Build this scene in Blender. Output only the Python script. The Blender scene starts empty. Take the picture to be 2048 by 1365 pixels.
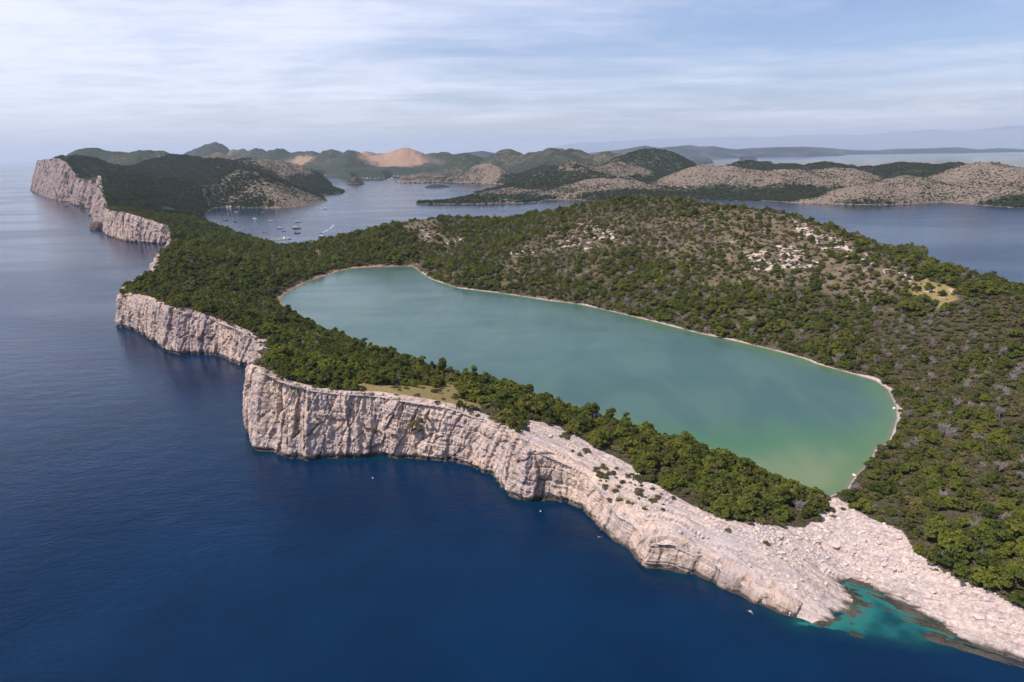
import bpy, bmesh, math, random
import numpy as np
from mathutils import Vector, Matrix
random.seed(7); rng = np.random.default_rng(11)
sc = bpy.context.scene; COL = sc.collection
R = math.radians
# ------------------------------------------------------------------ camera, sky, sun, exposure
H = 150.0; F = 1365.0; HZ0, HZS = 323.0, 0.0155          # camera height, focal length in photo pixels, horizon line of the photo
roll = math.atan(HZS); pitch = math.atan((682.5-(HZ0-HZS*1024))*math.cos(roll)/F)
X0 = np.array([1.,0,0]); FW = np.array([0,math.cos(pitch),-math.sin(pitch)]); UP0 = np.array([0,math.sin(pitch),math.cos(pitch)])
RT = X0*math.cos(roll)-UP0*math.sin(roll); UP = UP0*math.cos(roll)+X0*math.sin(roll)
cam = bpy.data.cameras.new('camera'); co = bpy.data.objects.new('camera', cam); COL.objects.link(co)
cam.lens = 36*F/2048; cam.sensor_width = 36; cam.clip_start = 1; cam.clip_end = 400000
co.matrix_world = Matrix(((RT[0],UP[0],-FW[0],0),(RT[1],UP[1],-FW[1],0),(RT[2],UP[2],-FW[2],H),(0,0,0,1)))
sc.camera = co
SUN_EL = 57.0; SUN_AZ = -114.0                              # azimuth from +Y towards +X (the sun stands left of the view)
sv = Vector((math.sin(R(SUN_AZ))*math.cos(R(SUN_EL)), math.cos(R(SUN_AZ))*math.cos(R(SUN_EL)), math.sin(R(SUN_EL))))
sl = bpy.data.lights.new('sun','SUN'); sl.energy = 4.2; sl.angle = R(1.2); sl.color = (1.0,0.92,0.83)
so = bpy.data.objects.new('sun', sl); COL.objects.link(so); so.rotation_euler = sv.to_track_quat('Z','Y').to_euler()
sc.view_settings.view_transform = 'Standard'; sc.view_settings.look = 'None'; sc.view_settings.exposure = 0.40; sc.view_settings.gamma = 1.0
sc.cycles.max_bounces = 6; sc.cycles.diffuse_bounces = 2; sc.cycles.glossy_bounces = 2; sc.cycles.transmission_bounces = 2
sc.cycles.volume_bounces = 1; sc.cycles.transparent_max_bounces = 8
sc.cycles.use_denoising = True; sc.cycles.use_adaptive_sampling = True; sc.cycles.adaptive_threshold = 0.02

class NT:                                                   # a small helper for node trees
    def __init__(s, tree): s.t = tree; tree.nodes.clear()
    def n(s, typ, **kw):
        nd = s.t.nodes.new(typ)
        for k, v in kw.items():
            if k.startswith('i_'):
                key = k[2:]; key = int(key) if key.isdigit() else key.replace('_',' ')
                s.set(nd.inputs[key], v)
            else: setattr(nd, k, v)
        return nd
    def set(s, inp, v):
        if isinstance(v, bpy.types.NodeSocket): s.t.links.new(v, inp)
        elif isinstance(v, bpy.types.Node): s.t.links.new(v.outputs[0], inp)
        else: inp.default_value = v
    def math(s, op, a, b=0.0, c=0.0, clamp=False):
        nd = s.t.nodes.new('ShaderNodeMath'); nd.operation = op; nd.use_clamp = clamp
        for i, v in enumerate((a,b,c)): s.set(nd.inputs[i], v)
        return nd.outputs[0]
    def mix(s, fac, a, b, mode='MIX'):
        nd = s.t.nodes.new('ShaderNodeMix'); nd.data_type = 'RGBA'; nd.blend_type = mode
        s.set(nd.inputs['Factor'], fac)
        for sock, v in ((nd.inputs[6], a), (nd.inputs[7], b)):
            s.set(sock, (*v,1) if isinstance(v, tuple) and len(v) == 3 else v)
        return nd.outputs[2]
    def ramp(s, fac, lo, hi, a=0.0, b=1.0):
        nd = s.t.nodes.new('ShaderNodeMapRange'); nd.interpolation_type = 'SMOOTHSTEP'
        for i, v in enumerate((fac, lo, hi, a, b)): s.set(nd.inputs[i], v)
        return nd.outputs[0]
    def noise(s, vec, scale, detail=4.0, rough=0.55, dist=0.0):
        return s.n('ShaderNodeTexNoise', i_Vector=vec, i_Scale=scale, i_Detail=detail, i_Roughness=rough, i_Distortion=dist).outputs[0]
    def mapping(s, vec, scale=(1,1,1), rot=(0,0,0), loc=(0,0,0)):
        return s.n('ShaderNodeMapping', i_Vector=vec, i_Scale=scale, i_Rotation=rot, i_Location=loc).outputs[0]

world = bpy.data.worlds.new("World"); sc.world = world; world.use_nodes = True
def build_world():
    N = NT(world.node_tree)
    sky = N.n('ShaderNodeTexSky', sky_type='NISHITA', sun_disc=False, sun_elevation=R(SUN_EL), sun_rotation=R(SUN_AZ),
              altitude=150, air_density=1.0, dust_density=1.6, ozone_density=1.5)
    d = N.n('ShaderNodeTexCoord').outputs['Generated']
    sp = N.n('ShaderNodeSeparateXYZ', i_0=d)
    zz = N.math('ADD', N.math('MAXIMUM', sp.outputs[2], 0.0), 0.06)
    u = N.math('DIVIDE', sp.outputs[0], zz); v = N.math('DIVIDE', sp.outputs[1], zz)
    uv = N.n('ShaderNodeCombineXYZ', i_0=u, i_1=v, i_2=0.0).outputs[0]
    n1 = N.noise(N.mapping(uv, (0.36,0.62,1), (0,0,R(-16)), (4.1,1.5,0)), 1.0, 10, 0.66, 0.5)
    n2 = N.noise(N.mapping(uv, (0.07,0.12,1), (0,0,R(-14)), (0.6,2.2,0)), 1.0, 3, 0.5, 0.3)
    west = N.ramp(sp.outputs[0], 0.22, -0.60)              # thin cirrus veil, thicker towards the sun
    m = N.math('ADD', N.math('ADD', N.math('MULTIPLY', n1, 1.15), N.math('MULTIPLY', n2, 0.75)), N.math('MULTIPLY', west, 0.40))
    fac = N.math('MULTIPLY', N.math('MULTIPLY', N.ramp(m, 0.70, 1.32), 0.78), N.math('MULTIPLY', N.ramp(sp.outputs[2], 0.42, 0.17, 0.06, 1.0), N.ramp(sp.outputs[2], -0.01, 0.07, 0.45, 1.0)))
    low = N.ramp(sp.outputs[2], 0.0, 0.10)                  # row of small cumulus just over the mountains
    n3 = N.noise(N.mapping(d, (9,9,60), (0,0,0), (0,0,3.3)), 1.0, 6, 0.6)
    band = N.math('MULTIPLY', N.ramp(sp.outputs[2], 0.028, 0.045), N.ramp(sp.outputs[2], 0.075, 0.05))
    fac2 = N.math('MULTIPLY', N.math('MULTIPLY', N.ramp(n3, 0.52, 0.68), band), N.math('MULTIPLY', N.ramp(sp.outputs[0], 0.1, 0.35), 0.6))
    tint = N.mix(0.75, sky.outputs[0], (0.88,0.93,1.22), 'MULTIPLY')
    n4 = N.noise(N.mapping(uv, (1.1,1.7,1), (0,0,R(-20)), (1,7,0)), 1.0, 8, 0.68, 0.3)
    fac = N.math('MULTIPLY', fac, N.ramp(n4, 0.30, 0.62, 0.62, 1.0))
    c = N.mix(fac, tint, (8.6,8.75,9.9))
    c = N.mix(fac2, c, (8.4,8.2,8.6))
    bg = N.n('ShaderNodeBackground', i_Color=c, i_Strength=0.097)
    N.n('ShaderNodeOutputWorld', i_0=bg)
build_world()

# ------------------------------------------------------------------ photo pixel <-> place
def ray(px, py):
    a = (np.asarray(px,float)-1024)/F; b = (682.5-np.asarray(py,float))/F
    return a[...,None]*RT + b[...,None]*UP + FW
def at_z(px, py, z=0.0):
    d = ray(px, py); t = (np.asarray(z,float)-H)/d[...,2]
    p = d*t[...,None]; p[...,2] += H
    return p
def at_y(px, py, y):
    d = ray(px, py); p = d*(np.asarray(y,float)/d[...,1])[...,None]; p[...,2] += H
    return p
def to_px(P):
    q = P-np.array([0,0,H]); f = np.maximum(q@FW, 1e-6)
    return 1024+F*(q@RT)/f, 682.5-F*(q@UP)/f
def P2(lst, z=0.0):
    a = np.array(lst, float); return at_z(a[:,0], a[:,1], z)

# ------------------------------------------------------------------ numeric helpers
def hash2(ix, iy, seed):
    n = (ix.astype(np.int64)*374761393 + iy.astype(np.int64)*668265263 + seed*1442695041) & 0xffffffff
    n = ((n ^ (n >> 13))*1274126177) & 0xffffffff
    n = ((n ^ (n >> 15))*2246822519) & 0xffffffff
    return ((n ^ (n >> 16)) & 0xffffff)/float(0xffffff)
def vnoise(x, y, seed=0):
    ix = np.floor(x); iy = np.floor(y); fx = x-ix; fy = y-iy
    fx = fx*fx*fx*(fx*(fx*6-15)+10); fy = fy*fy*fy*(fy*(fy*6-15)+10)
    a = hash2(ix,iy,seed); b = hash2(ix+1,iy,seed); c = hash2(ix,iy+1,seed); d = hash2(ix+1,iy+1,seed)
    return (a+(b-a)*fx+(c-a)*fy+(a-b-c+d)*fx*fy)*2-1
def fbm(x, y, seed=0, octs=4, gain=0.5):
    s = np.zeros_like(np.asarray(x,float)); a = 1.0; t = 0.0
    for o in range(octs):
        c, q = math.cos(0.6*o), math.sin(0.6*o); k = 2.03**o
        s += a*vnoise((x*c-y*q)*k+17.3*o, (x*q+y*c)*k-9.1*o, seed+o*31); t += a; a *= gain
    return s/t
def sstep(x, a, b):
    t = np.clip((np.asarray(x,float)-a)/(b-a), 0, 1); return t*t*(3-2*t)
def seg_dist(P, L, closed=False):
    A = np.asarray(L)[:,:2]; B = np.roll(A,-1,0) if closed else A[1:]
    if not closed: A = A[:-1]
    out = np.empty(len(P))
    for s in range(0, len(P), 20000):
        p = P[s:s+20000,:2]; d2 = np.full(len(p), 1e18)
        for a, b in zip(A, B):
            e = b-a; q = p-a; t = np.clip((q@e)/max(e@e,1e-9), 0, 1); r = q-t[:,None]*e
            d2 = np.minimum(d2, (r*r).sum(1))
        out[s:s+20000] = np.sqrt(d2)
    return out
def inside(P, L):
    A = np.asarray(L)[:,:2]; B = np.roll(A,-1,0); r = np.zeros(len(P), bool); x = P[:,0]; y = P[:,1]
    for (x1,y1), (x2,y2) in zip(A, B):
        if y1 == y2: continue
        c = ((y1 > y) != (y2 > y)) & (x < (x2-x1)*(y-y1)/(y2-y1)+x1); r ^= c
    return r
def mesh_np(name, V, Fq, mat=None, attrs=None, smooth=True, parent=None):
    me = bpy.data.meshes.new(name); Fq = np.asarray(Fq, np.int32); k = Fq.shape[1]
    me.vertices.add(len(V)); me.vertices.foreach_set('co', np.asarray(V, np.float32).ravel())
    me.loops.add(Fq.size); me.loops.foreach_set('vertex_index', Fq.ravel())
    me.polygons.add(len(Fq)); me.polygons.foreach_set('loop_start', np.arange(0, Fq.size, k, dtype=np.int32))
    me.polygons.foreach_set('loop_total', np.full(len(Fq), k, np.int32))
    me.polygons.foreach_set('use_smooth', np.full(len(Fq), smooth, bool))
    me.update(calc_edges=True)
    for an, av in (attrs or {}).items():
        at = me.attributes.new(an, 'FLOAT', 'POINT'); at.data.foreach_set('value', np.asarray(av, np.float32))
    o = bpy.data.objects.new(name, me); COL.objects.link(o)
    if mat: me.materials.append(mat)
    if parent: o.parent = parent
    return o
def tag(o, label=None, cat=None, group=None, kind=None):
    if label: o['label'] = label
    if cat: o['category'] = cat
    if group: o['group'] = group
    if kind: o['kind'] = kind
    return o
def grid_faces(nr, nc, keep=None):
    i = np.arange(nr-1)[:,None]*nc+np.arange(nc-1)[None,:]
    Q = np.stack([i, i+1, i+nc+1, i+nc], -1).reshape(-1,4)
    if keep is not None: Q = Q[keep.reshape(-1)]
    return Q
def compact(V, Q, attrs):
    used = np.zeros(len(V), bool); used[Q.ravel()] = True
    m = np.cumsum(used)-1
    return V[used], m[Q], {k: v[used] for k, v in attrs.items()}
# ------------------------------------------------------------------ coast of the place, read off the photo in its own pixels
# sea cliffs: foot (on the water) and rim, from the low rocks at right to the far headland
CL_NEAR = [(1590,1240,1592,1229),(1556,1228,1560,1213),(1534,1217,1540,1201),(1506,1209,1514,1190),(1473,1190,1482,1168),(1444,1180,1452,1153),
 (1419,1165,1428,1138),(1390,1150,1402,1122),(1359,1147,1367,1108),(1319,1140,1328,1095),(1290,1139,1298,1087),(1272,1125,1284,1072),
 (1247,1097,1262,1050),(1219,1084,1236,1030),(1203,1065,1218,1010),(1175,1040,1190,968),(1159,1019,1170,950),(1140,1012,1146,935),
 (1100,1005,1102,914),(1050,1005,1056,900),(1014,988,1030,880),(980,954,1004,857),(939,930,963,841),(894,925,908,821),(843,922,860,812),
 (792,920,800,800),(751,915,752,791),(706,918,702,787),(655,918,655,786),(621,922,621,778),(600,922,600,774),(580,920,579,770),(556,918,556,759),
 (529,905,532,749),(512,903,515,741),(501,882,504,735),(489,858,496,730)]
CL_HID1 = [(496,828,500,718,None),(512,790,516,704,None),(512,760,520,696,None)]
CL_SECOND = [(497,736,515,686),(475,732,490,668),(455,725,466,655),(437,716,441,647),(425,711,425,640),(400,710,400,627),(380,709,378,620),(355,711,355,619),
 (335,707,335,613),(322,700,322,610),(310,687,312,605),(292,675,293,597),(267,662,270,590),(247,657,250,588),(232,655,234,592)]
RIM_HID2 = [(236,584,30),(262,563,33),(286,548,36),(303,541,38),(309,520,39),(316,502,39),(335,490,30)]      # rim pixel, height
CL_THIRD = [(337,488,345,468),(320,489,330,451),(285,486,290,438),(262,485,264,430),(237,480,240,425),(212,472,217,422),(206,464,210,415)]
CL_MID = [(192,455,204,402),(187,437,202,392),(181,430,199,384),(184,422,198,368),(190,418,197,352)]
CL_FAR = [(172,417,184,357),(152,412,160,358),(137,404,147,348),(118,403,131,328),(98,397,112,318),(75,389,90,319),(59,380,73,322)]
RS = [(1910,1272),(1941,1286),(1994,1309),(2048,1324),(2140,1352),(2400,1420),(2900,1500)]          # low rock shore right of the lagoon
LAG = [(1876,1246),(1842,1228),(1800,1207),(1764,1188),(1736,1172),(1702,1160),(1682,1163),(1690,1180),(1702,1195),(1707,1211),(1698,1224),(1676,1235),(1652,1245),(1618,1247),(1598,1244)]
LAKE = [(558,603),(570,587),(588,577),(616,563),(646,553),(676,543),(706,537),(752,534),(825,533),(838,542),(858,557),(873,563),(918,577),(994,586),(1055,595),
 (1100,602),(1160,609),(1243,628),(1316,646),(1389,665),(1463,681),(1536,698),(1609,718),(1631,728),(1711,750),(1751,762),(1776,780),(1792,813),(1794,837),
 (1784,869),(1776,887),(1752,897),(1740,925),(1711,952),(1691,982),(1651,995),(1612,986),(1560,968),(1500,945),(1430,916),(1370,892),(1300,867),(1250,850),(1180,827),
 (1100,804),(1030,784),(990,767),(940,767),(900,752),(850,738),(800,720),(740,700),(690,680),(640,655),(600,632),(570,614)]
BAYN = [(420,421),(410,428),(411,437),(425,452),(470,466),(530,485),(560,494),(610,499),(660,489),(740,484),(820,480),(900,474),(1000,468),(1100,458),(1240,452),(1400,452),(1560,462),
 (1700,482),(1790,497),(1842,499),(1856,501),(1858,508),(1835,520),(1900,560),(1990,600),(2100,640),(2400,700),(3000,720)]            # near shore of the bay, partly behind trees and hill
BAYF = [(3000,470),(2400,440),(2150,424),(2048,418),(1980,413),(1920,408),(1895,405),(1860,406),(1810,409),(1750,411),(1700,410),(1600,407),(1530,402),(1470,402),(1400,400),(1300,400),(1180,402),
 (1120,400),(1088,401),(1078,405),(1040,407),(1000,408),(900,409),(850,409),(832,408),(836,404),(880,402),(930,397),(960,391),(945,386.5),(975,382.5),(1010,379),(1040,376),(1064,373),
 (1010,370),(960,367.5),(900,366.5),(875,365),(850,366),(810,366),(792,365),(800,361),(835,358.5),(833,354.5),(783,354.5),(776,358.5),(740,358.5),(716,358.5),
 (690,371),(731,368.5),(700,362),(672,358),(684,353),(650,351),(640,356),(662,366),(668,377),(691,383),(688,387),(660,389),(642,391),(650,397),(657,402),(640,406),(600,413),(560,417),(500,416.5),(450,415.5),(430,416)]
# hills: peak pixel, distance, half width (px), half depth (m), bareness 0..1
HILLS = [(560,343,2450,95,260,.5),(505,345,2500,60,220,.5),(632,366,2250,50,170,.95),(520,318,3600,70,300,.85),
 (178,301,4700,42,400,.35),(235,307,4700,60,400,.2),(302,304,4500,62,420,.3),(360,315,3500,70,350,.2),(440,322,3300,70,350,.25),(430,308,4700,36,300,.7),(470,312,4400,30,260,.7),
 (425,288,9000,30,700,.3),(395,301,9000,45,600,.2),(480,297,8000,24,450,.6),(510,300,7600,24,450,.5),(552,300,7400,30,450,.1),(610,303,7000,36,450,.1),(665,302,6600,30,450,.1),(703,300.5,6200,22,400,.2),
 (610,318,6600,30,250,1.0),(738,301.5,6700,24,260,.9),(812,298,6400,38,300,1.0),(775,311,6350,50,280,1.0),(720,319,6300,40,260,.85),(868,304,6900,44,360,.25),(935,305,4700,30,300,.3),
 (960,326,3700,40,220,.85),(905,345,3700,40,200,.5),(1012,303.5,4700,40,330,.45),(1100,296,4400,52,380,.45),(1152,306,4400,50,320,.3),(1215,306,4300,34,280,.6),(1290,304,3700,60,300,.35),(1330,312,3700,40,280,.2),
 (1150,326,3100,60,220,.7),(1235,324,3100,60,200,.75),(1060,340,3200,40,170,.6),(1130,343,2900,70,160,.3),(1215,359,2450,80,150,.95),(1020,377,2500,56,110,.75),(1120,380,2400,60,110,.5),(930,398,2180,70,45,.15),(1000,398,2180,55,60,.55),
 (1400,336,2650,60,180,.95),(1470,336,2600,70,180,.95),(1500,324,3500,50,250,.2),(1560,331,3300,60,250,.2),(1590,340,2500,70,180,.75),(1650,326,2950,60,260,.2),(1690,334,2450,60,200,.9),
 (1742,370,2020,62,130,.97),(1830,352,2150,60,170,.7),(1800,329,3000,110,240,.05),(1905,331,3000,80,240,.05),(1965,328,2250,66,220,.95),(2040,338,2200,50,200,.85),(2130,330,2300,90,240,.6),(1560,392,1960,80,60,.95),(1900,372,2000,60,110,.8),(2010,372,1900,60,110,.85),(2250,350,2300,120,240,.5),
 (735,345,3900,34,150,.5),(762,341,4050,26,140,.85),(845,357,3900,44,110,.6),(870,345,4200,50,200,.5),(700,356,3650,26,90,.7),(690,338,5900,60,200,.15),(800,336,5600,70,200,.1)]
# inner ground of the near land: pixel and height
GROUND = [(1270,400,86),(1330,402,86),(1400,404,84),(1480,414,82),(1560,427,78),(1640,450,72),(1150,414,80),(1080,428,64),(1000,445,49),(900,458,44),(820,450,46),(760,458,36),(700,470,26),(650,486,16),(610,492,8),
 (1700,474,66),(1780,500,56),(1850,520,47),(1950,552,38),(2048,585,32),(2200,630,28),(2500,690,24),
 (1900,603,33),(1760,630,20),(2048,700,18),(1950,800,10),(2048,900,12),(1850,950,6),(2048,1050,12),(1900,1080,8),(2048,1200,9),(1830,1105,6),(2300,800,20),(2300,1000,20),(2300,1200,12),(2800,1000,24),
 (480,490,20),(560,500,10),(450,478,24),(430,446,12),(600,510,6),(400,520,34),(470,570,22),(400,590,30),(540,570,10),(640,520,5),(600,660,22),(700,740,26),(900,790,32),(1180,890,20),(1300,960,16),(1480,1020,8),(1650,1015,4),(1700,1080,4.5),(1600,1110,9),(1450,1090,14),(1350,1050,17),(1800,1120,5),(1750,1050,6)]
GROUND_D = [(180,324,3050),(240,336,3050),(300,348,2950),(370,358,2800),(430,374,2600),(133,316,2950),(330,400,1750),(300,378,1950),(390,408,1950),(240,352,2250),(360,440,1400),(500,402,2150)]
MEADOW = [(700,764),(760,762),(830,757),(900,766),(958,788),(962,812),(930,812),(880,806),(800,795),(740,788)]
BARE = [(1045,838),(1110,846),(1170,880),(1225,910),(1262,930),(1300,968),(1380,1008),(1450,1036),(1500,1046),(1610,1055),(1638,1035),(1642,1005),(1662,996),(1690,996),(1700,1014),(1740,1036),(1805,1063),(1830,1105),(1900,1150),(2000,1195),(2060,1225),(2500,1400),(1900,1700),(1100,1300),(1030,900)]
SHRUBPATCH = [(1176,925),(1235,912),(1275,940),(1330,975),(1330,1020),(1290,1026),(1212,1000),(1190,950)]
TAN_HILL = [(1060,455),(1100,425),(1180,402),(1400,402),(1560,425),(1660,455),(1740,505),(1830,570),(1790,600),(1700,600),(1600,560),(1500,560),(1430,520),(1380,545),(1300,480),(1250,470),(1180,480),(1100,500),(1040,500)]
KNOLL = [(790,447),(830,440),(880,447),(925,455),(900,468),(870,468),(830,455)]
FIELD = [(1800,572),(1850,560),(1905,580),(1915,600),(1880,616),(1830,600)]
SANDY = [(630,500),(700,505),(690,518),(640,515)]

cn = np.array(CL_NEAR, float); c2 = np.array(CL_SECOND, float); c3 = np.array(CL_THIRD, float); cm = np.array(CL_MID, float); cf = np.array(CL_FAR, float)
def cells(x, y, seed):
    # irregular blocks: a random value per block and the distance to its edge
    ix, iy = np.floor(x), np.floor(y); b1 = np.full(x.shape, 9.); b2 = b1.copy(); val = np.zeros(x.shape)
    for i in (-1,0,1):
        for j in (-1,0,1):
            cx, cy = ix+i, iy+j; d = np.hypot(cx+hash2(cx,cy,seed)-x, cy+hash2(cx,cy,seed+1)-y); m = d < b1
            b2 = np.where(m, b1, np.minimum(b2, d)); val = np.where(m, hash2(cx,cy,seed+2), val); b1 = np.minimum(b1, d)
    return val, b2-b1
def pairs(c, setback):
    b = at_z(c[:,0], c[:,1]); y0 = H*1365/np.maximum(c[:,1]-315, 1); hh = 0.0
    r = at_y(c[:,2], c[:,3], b[:,1]+2)
    for _ in range(3):
        hh = np.maximum(r[:,2], 1); r = at_y(c[:,2], c[:,3], b[:,1]+setback*hh+0.5)
    return b, r
bn, rn = pairs(cn, 0.10)
b2, r2 = pairs(c2, 0.10)
b3, r3 = pairs(c3, 0.10)
bm_, rm_ = pairs(cm, 0.40)
bf, rf = pairs(cf, 0.30)
h1 = np.array([[a[0],a[1],a[2],a[3]] for a in CL_HID1], float)
bh1 = at_z(h1[:,0], h1[:,1]); hh = np.interp([.25,.5,.75], [0,1], [rn[-1,2], r2[0,2]])
rh1 = at_z(h1[:,2], h1[:,3], hh)
bh1[:,0] = np.minimum(bh1[:,0], rh1[:,0]-4); bh1[:,1] = rh1[:,1]-1
a = np.array(RIM_HID2, float); rh2 = at_z(a[:,0], a[:,1], a[:,2]); bh2 = rh2.copy(); bh2[:,2] = 0; bh2[:,0] -= 6; bh2[:,1] -= 2
FOOT = np.vstack([bn,bh1,b2,bh2,b3,bm_,bf]); RIM = np.vstack([rn,rh1,r2,rh2,r3,rm_,rf])
RSw = P2(RS); LAGw = P2(LAG)
FARL = np.array([[-2700,4300,0],[-3600,5500,0],[-5650,8600,0],[-6300,10600,0],[12000,10600,0],[12000,-200,0],[900,-200,0]], float)
LAND = np.vstack([LAGw[::-1], RIM[:0]]) if False else np.vstack([RSw[::-1], LAGw, RIM, FARL])
LAKEw = P2(LAKE); BAYw = np.vstack([P2(BAYN), P2(BAYF)])
# ------------------------------------------------------------------ height of the land
def tps_fit(C, Z, lam=1e-4):
    C = C/1000.0; n = len(C); d2 = ((C[:,None]-C[None])**2).sum(-1)
    K = 0.5*d2*np.log(d2+1e-12)+np.eye(n)*lam; Pm = np.hstack([np.ones((n,1)), C])
    A = np.zeros((n+3,n+3)); A[:n,:n] = K; A[:n,n:] = Pm; A[n:,:n] = Pm.T
    return C, np.linalg.solve(A, np.concatenate([Z, np.zeros(3)]))
def tps_eval(m, P):
    C, w = m; out = np.empty(len(P)); n = len(C)
    for s in range(0, len(P), 20000):
        p = P[s:s+20000,:2]/1000.0; d2 = ((p[:,None]-C[None])**2).sum(-1)
        out[s:s+20000] = (0.5*d2*np.log(d2+1e-12))@w[:n]+w[n]+p@w[n+1:]
    return out
g = np.array(GROUND, float); Gw = at_z(g[:,0], g[:,1], g[:,2])
gd = np.array(GROUND_D, float); Gd = at_y(gd[:,0], gd[:,1], gd[:,2])
def z0(a, z=0.3):
    b = a.copy(); b[:,2] = z; return b
ctrl = np.vstack([RIM, z0(RSw), z0(LAGw), z0(LAKEw), z0(BAYw[:len(BAYN)]), z0(P2(BAYF))[1:-4], Gw, Gd])
TPS = tps_fit(ctrl[:,:2], ctrl[:,2])
hl = np.array(HILLS, float); HP = at_y(hl[:,0], hl[:,1], hl[:,2]); HW = hl[:,3]*hl[:,2]/F*np.where(hl[:,2] > 7900, 1.0, np.where(hl[:,2] > 3400, 1.5, 1.3)); HD = hl[:,4]
sdir = LAGw[0]-LAGw[6]; ST = np.array([0.83,-0.557])                      # run of the rock strata on the ground, down to the right
ra, rb = at_z(1330,1085,8), at_z(1640,1215,3); ST = (rb-ra)[:2]; ST /= np.hypot(*ST); SN = np.array([-ST[1], ST[0]])
BAREw = np.array(BARE)
def fields(P):
    """height and helper fields for points on the ground"""
    x, y = P[:,0], P[:,1]
    dl = seg_dist(P, LAKEw, True); il = inside(P, LAKEw); sl_ = np.where(il,-dl,dl)
    db = seg_dist(P, BAYw, True); ib = inside(P, BAYw); sb = np.where(ib,-db,db)
    dL = seg_dist(P, LAND, True); iL = inside(P, LAND); sL = np.where(iL,dL,-dL)
    dr = seg_dist(P, RIM); low = np.vstack([RSw[::-1], LAGw]); ds = seg_dist(P, low)
    h = np.maximum(tps_eval(TPS, P), 0.6)
    h = h*(1-sstep(y, 3000, 4200))+(7.0+38*sstep(y, 3900, 4700))*sstep(y, 3000, 4200)
    h = np.minimum(h, 175)
    hills = np.zeros(len(P)); bare = np.zeros(len(P)); wsum = np.full(len(P), 1e-6)
    wx = x+60*fbm(x/420, y/420, 5, 3); wy = y+60*fbm(x/420, y/420, 6, 3)
    wm = sstep(y, 1500, 2200)
    for k in range(len(HP)):
        ex = x+(wx-x)*wm*0.5; ey = y+(wy-y)*wm*0.5
        r = np.sqrt(((ex-HP[k,0])/HW[k])**2+((ey-HP[k,1])/HD[k])**2)
        f = np.exp(-0.75*r**1.9); hk = HP[k,2]*f
        hills += hk**6; w = f**1.6; bare += w*hl[k,5]; wsum += w
    hills = hills**(1/6.)
    bare = bare/wsum*np.clip(wsum*1.9, 0, 1)
    h = (h**4+hills**4)**0.25
    px, py = to_px(np.column_stack([x, y, h]))
    dmax = np.interp(px, [-1e4,1100,1250,1380,1500,1e5], [10200,10200,5000,4600,4000,4000])
    h = np.minimum(h, (dmax-y)*0.6)
    sw = np.minimum(sl_, sb)
    k1 = np.clip(sw, 0, 60)/60
    amp = 0.16*np.minimum(h, 60)
    n = fbm(x/95, y/95, 1, 4)*amp*k1*0.9+fbm(x/18, y/18, 2, 4)*np.minimum(1.7, amp*0.6)*np.clip(sw/15,0,1)+fbm(x/5, y/5, 3, 3)*0.35*np.clip(sw/5,0,1)
    big = sstep(y, 1700, 2600)*np.clip(sw/80,0,1)
    n = n*(1-0.0*big)+big*((np.abs(fbm(x/260, y/260, 9, 5))*-0.34+0.08)*h+fbm(x/45,y/45,10,4)*np.minimum(h*0.16,7))
    rimf = np.clip((dr-2)/30, 0.05, 1)
    h = h+n*rimf
    h = np.minimum(h, np.where(sl_ > 0, 0.12+sl_*0.30, sl_*0.12))
    h = np.minimum(h, np.where(sb > 0, 0.2+sb*(0.45+0.5*sstep(y,2800,3600)), sb*0.5))
    sLow = np.where(iL, ds, -ds)
    # rock slope: slanting strata and tumbled blocks
    pxy = np.column_stack([px, py]); rock = inside(pxy, BAREw) & (y < 420) & iL
    s = x*SN[0]+y*SN[1]; t = x*ST[0]+y*ST[1]
    sw_ = s+1.6*fbm(x/14, y/14, 21, 3)+0.5*fbm(x/3, y/3, 22, 3)
    def ledge(w, seed):
        q = -sw_/w; f = q-np.floor(q); return np.where(f < 0.82, f/0.82, (1-f)/0.18)*(0.55+0.45*vnoise(np.floor(q)*3.7, t/22, seed))
    def gap(w, seed):
        q = -sw_/w; f = q-np.floor(q); return np.exp(-((f-0.97)/0.05)**2)*sstep(vnoise(np.floor(q)*3.7, t/22, seed)+0.5*vnoise(t/4,np.floor(q),seed+9), -0.35, 0.25)
    strata = ledge(6.2, 23)*1.75+ledge(2.5, 24)*0.65+ledge(1.15, 26)*0.2+fbm(t/9, sw_/1.2, 25, 3)*0.45-0.75
    rw = (rock*1.0)*np.maximum(np.exp(-np.maximum(ds-8,0)/40), sstep(px,1540,1440)*0.9)
    rough = rock*(fbm(x/2.2, y/2.2, 27, 3)*0.45+fbm(x/7, y/7, 28, 3)*0.5)
    inland = np.clip(dr/6, 0, 1)
    h = np.where(rock, h+(strata*rw*1.25+rough*0.55)*inland, h)
    shore = 0.25+sLow*0.42+strata*1.15
    dlag = seg_dist(P, LAGw); drs = seg_dist(P, RSw)
    lagoon = np.where(dlag < drs+4, 0.46, 0.25)-0.085*np.abs(sLow)+strata*1.1*np.exp(-np.abs(sLow)/14)-np.maximum(-sLow-12,0)*0.2-1.2*(px < 1700)*sstep(-sLow, 0.5, 3)
    h = np.where((y < 260) & (ds < 60), np.where(sLow > 0, np.minimum(h, shore), lagoon), h)
    return dict(crev=np.where(rock | (ds < 30), np.maximum(gap(6.2, 23), 0.8*gap(2.5, 24)), 0.0), h=h, sl=sl_, sb=sb, sL=sL, iL=iL, dr=dr, ds=ds, sLow=sLow, rock=rock, bare=bare, px=px, py=py, hills=hills)
def polar(a0, a1, na, r0, r1, nr):
    A = np.radians(np.linspace(a0, a1, na)); r = np.exp(np.linspace(math.log(r0), math.log(r1), nr))
    return np.column_stack([(r[:,None]*np.sin(A)[None]).ravel(), (r[:,None]*np.cos(A)[None]).ravel()])

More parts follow.
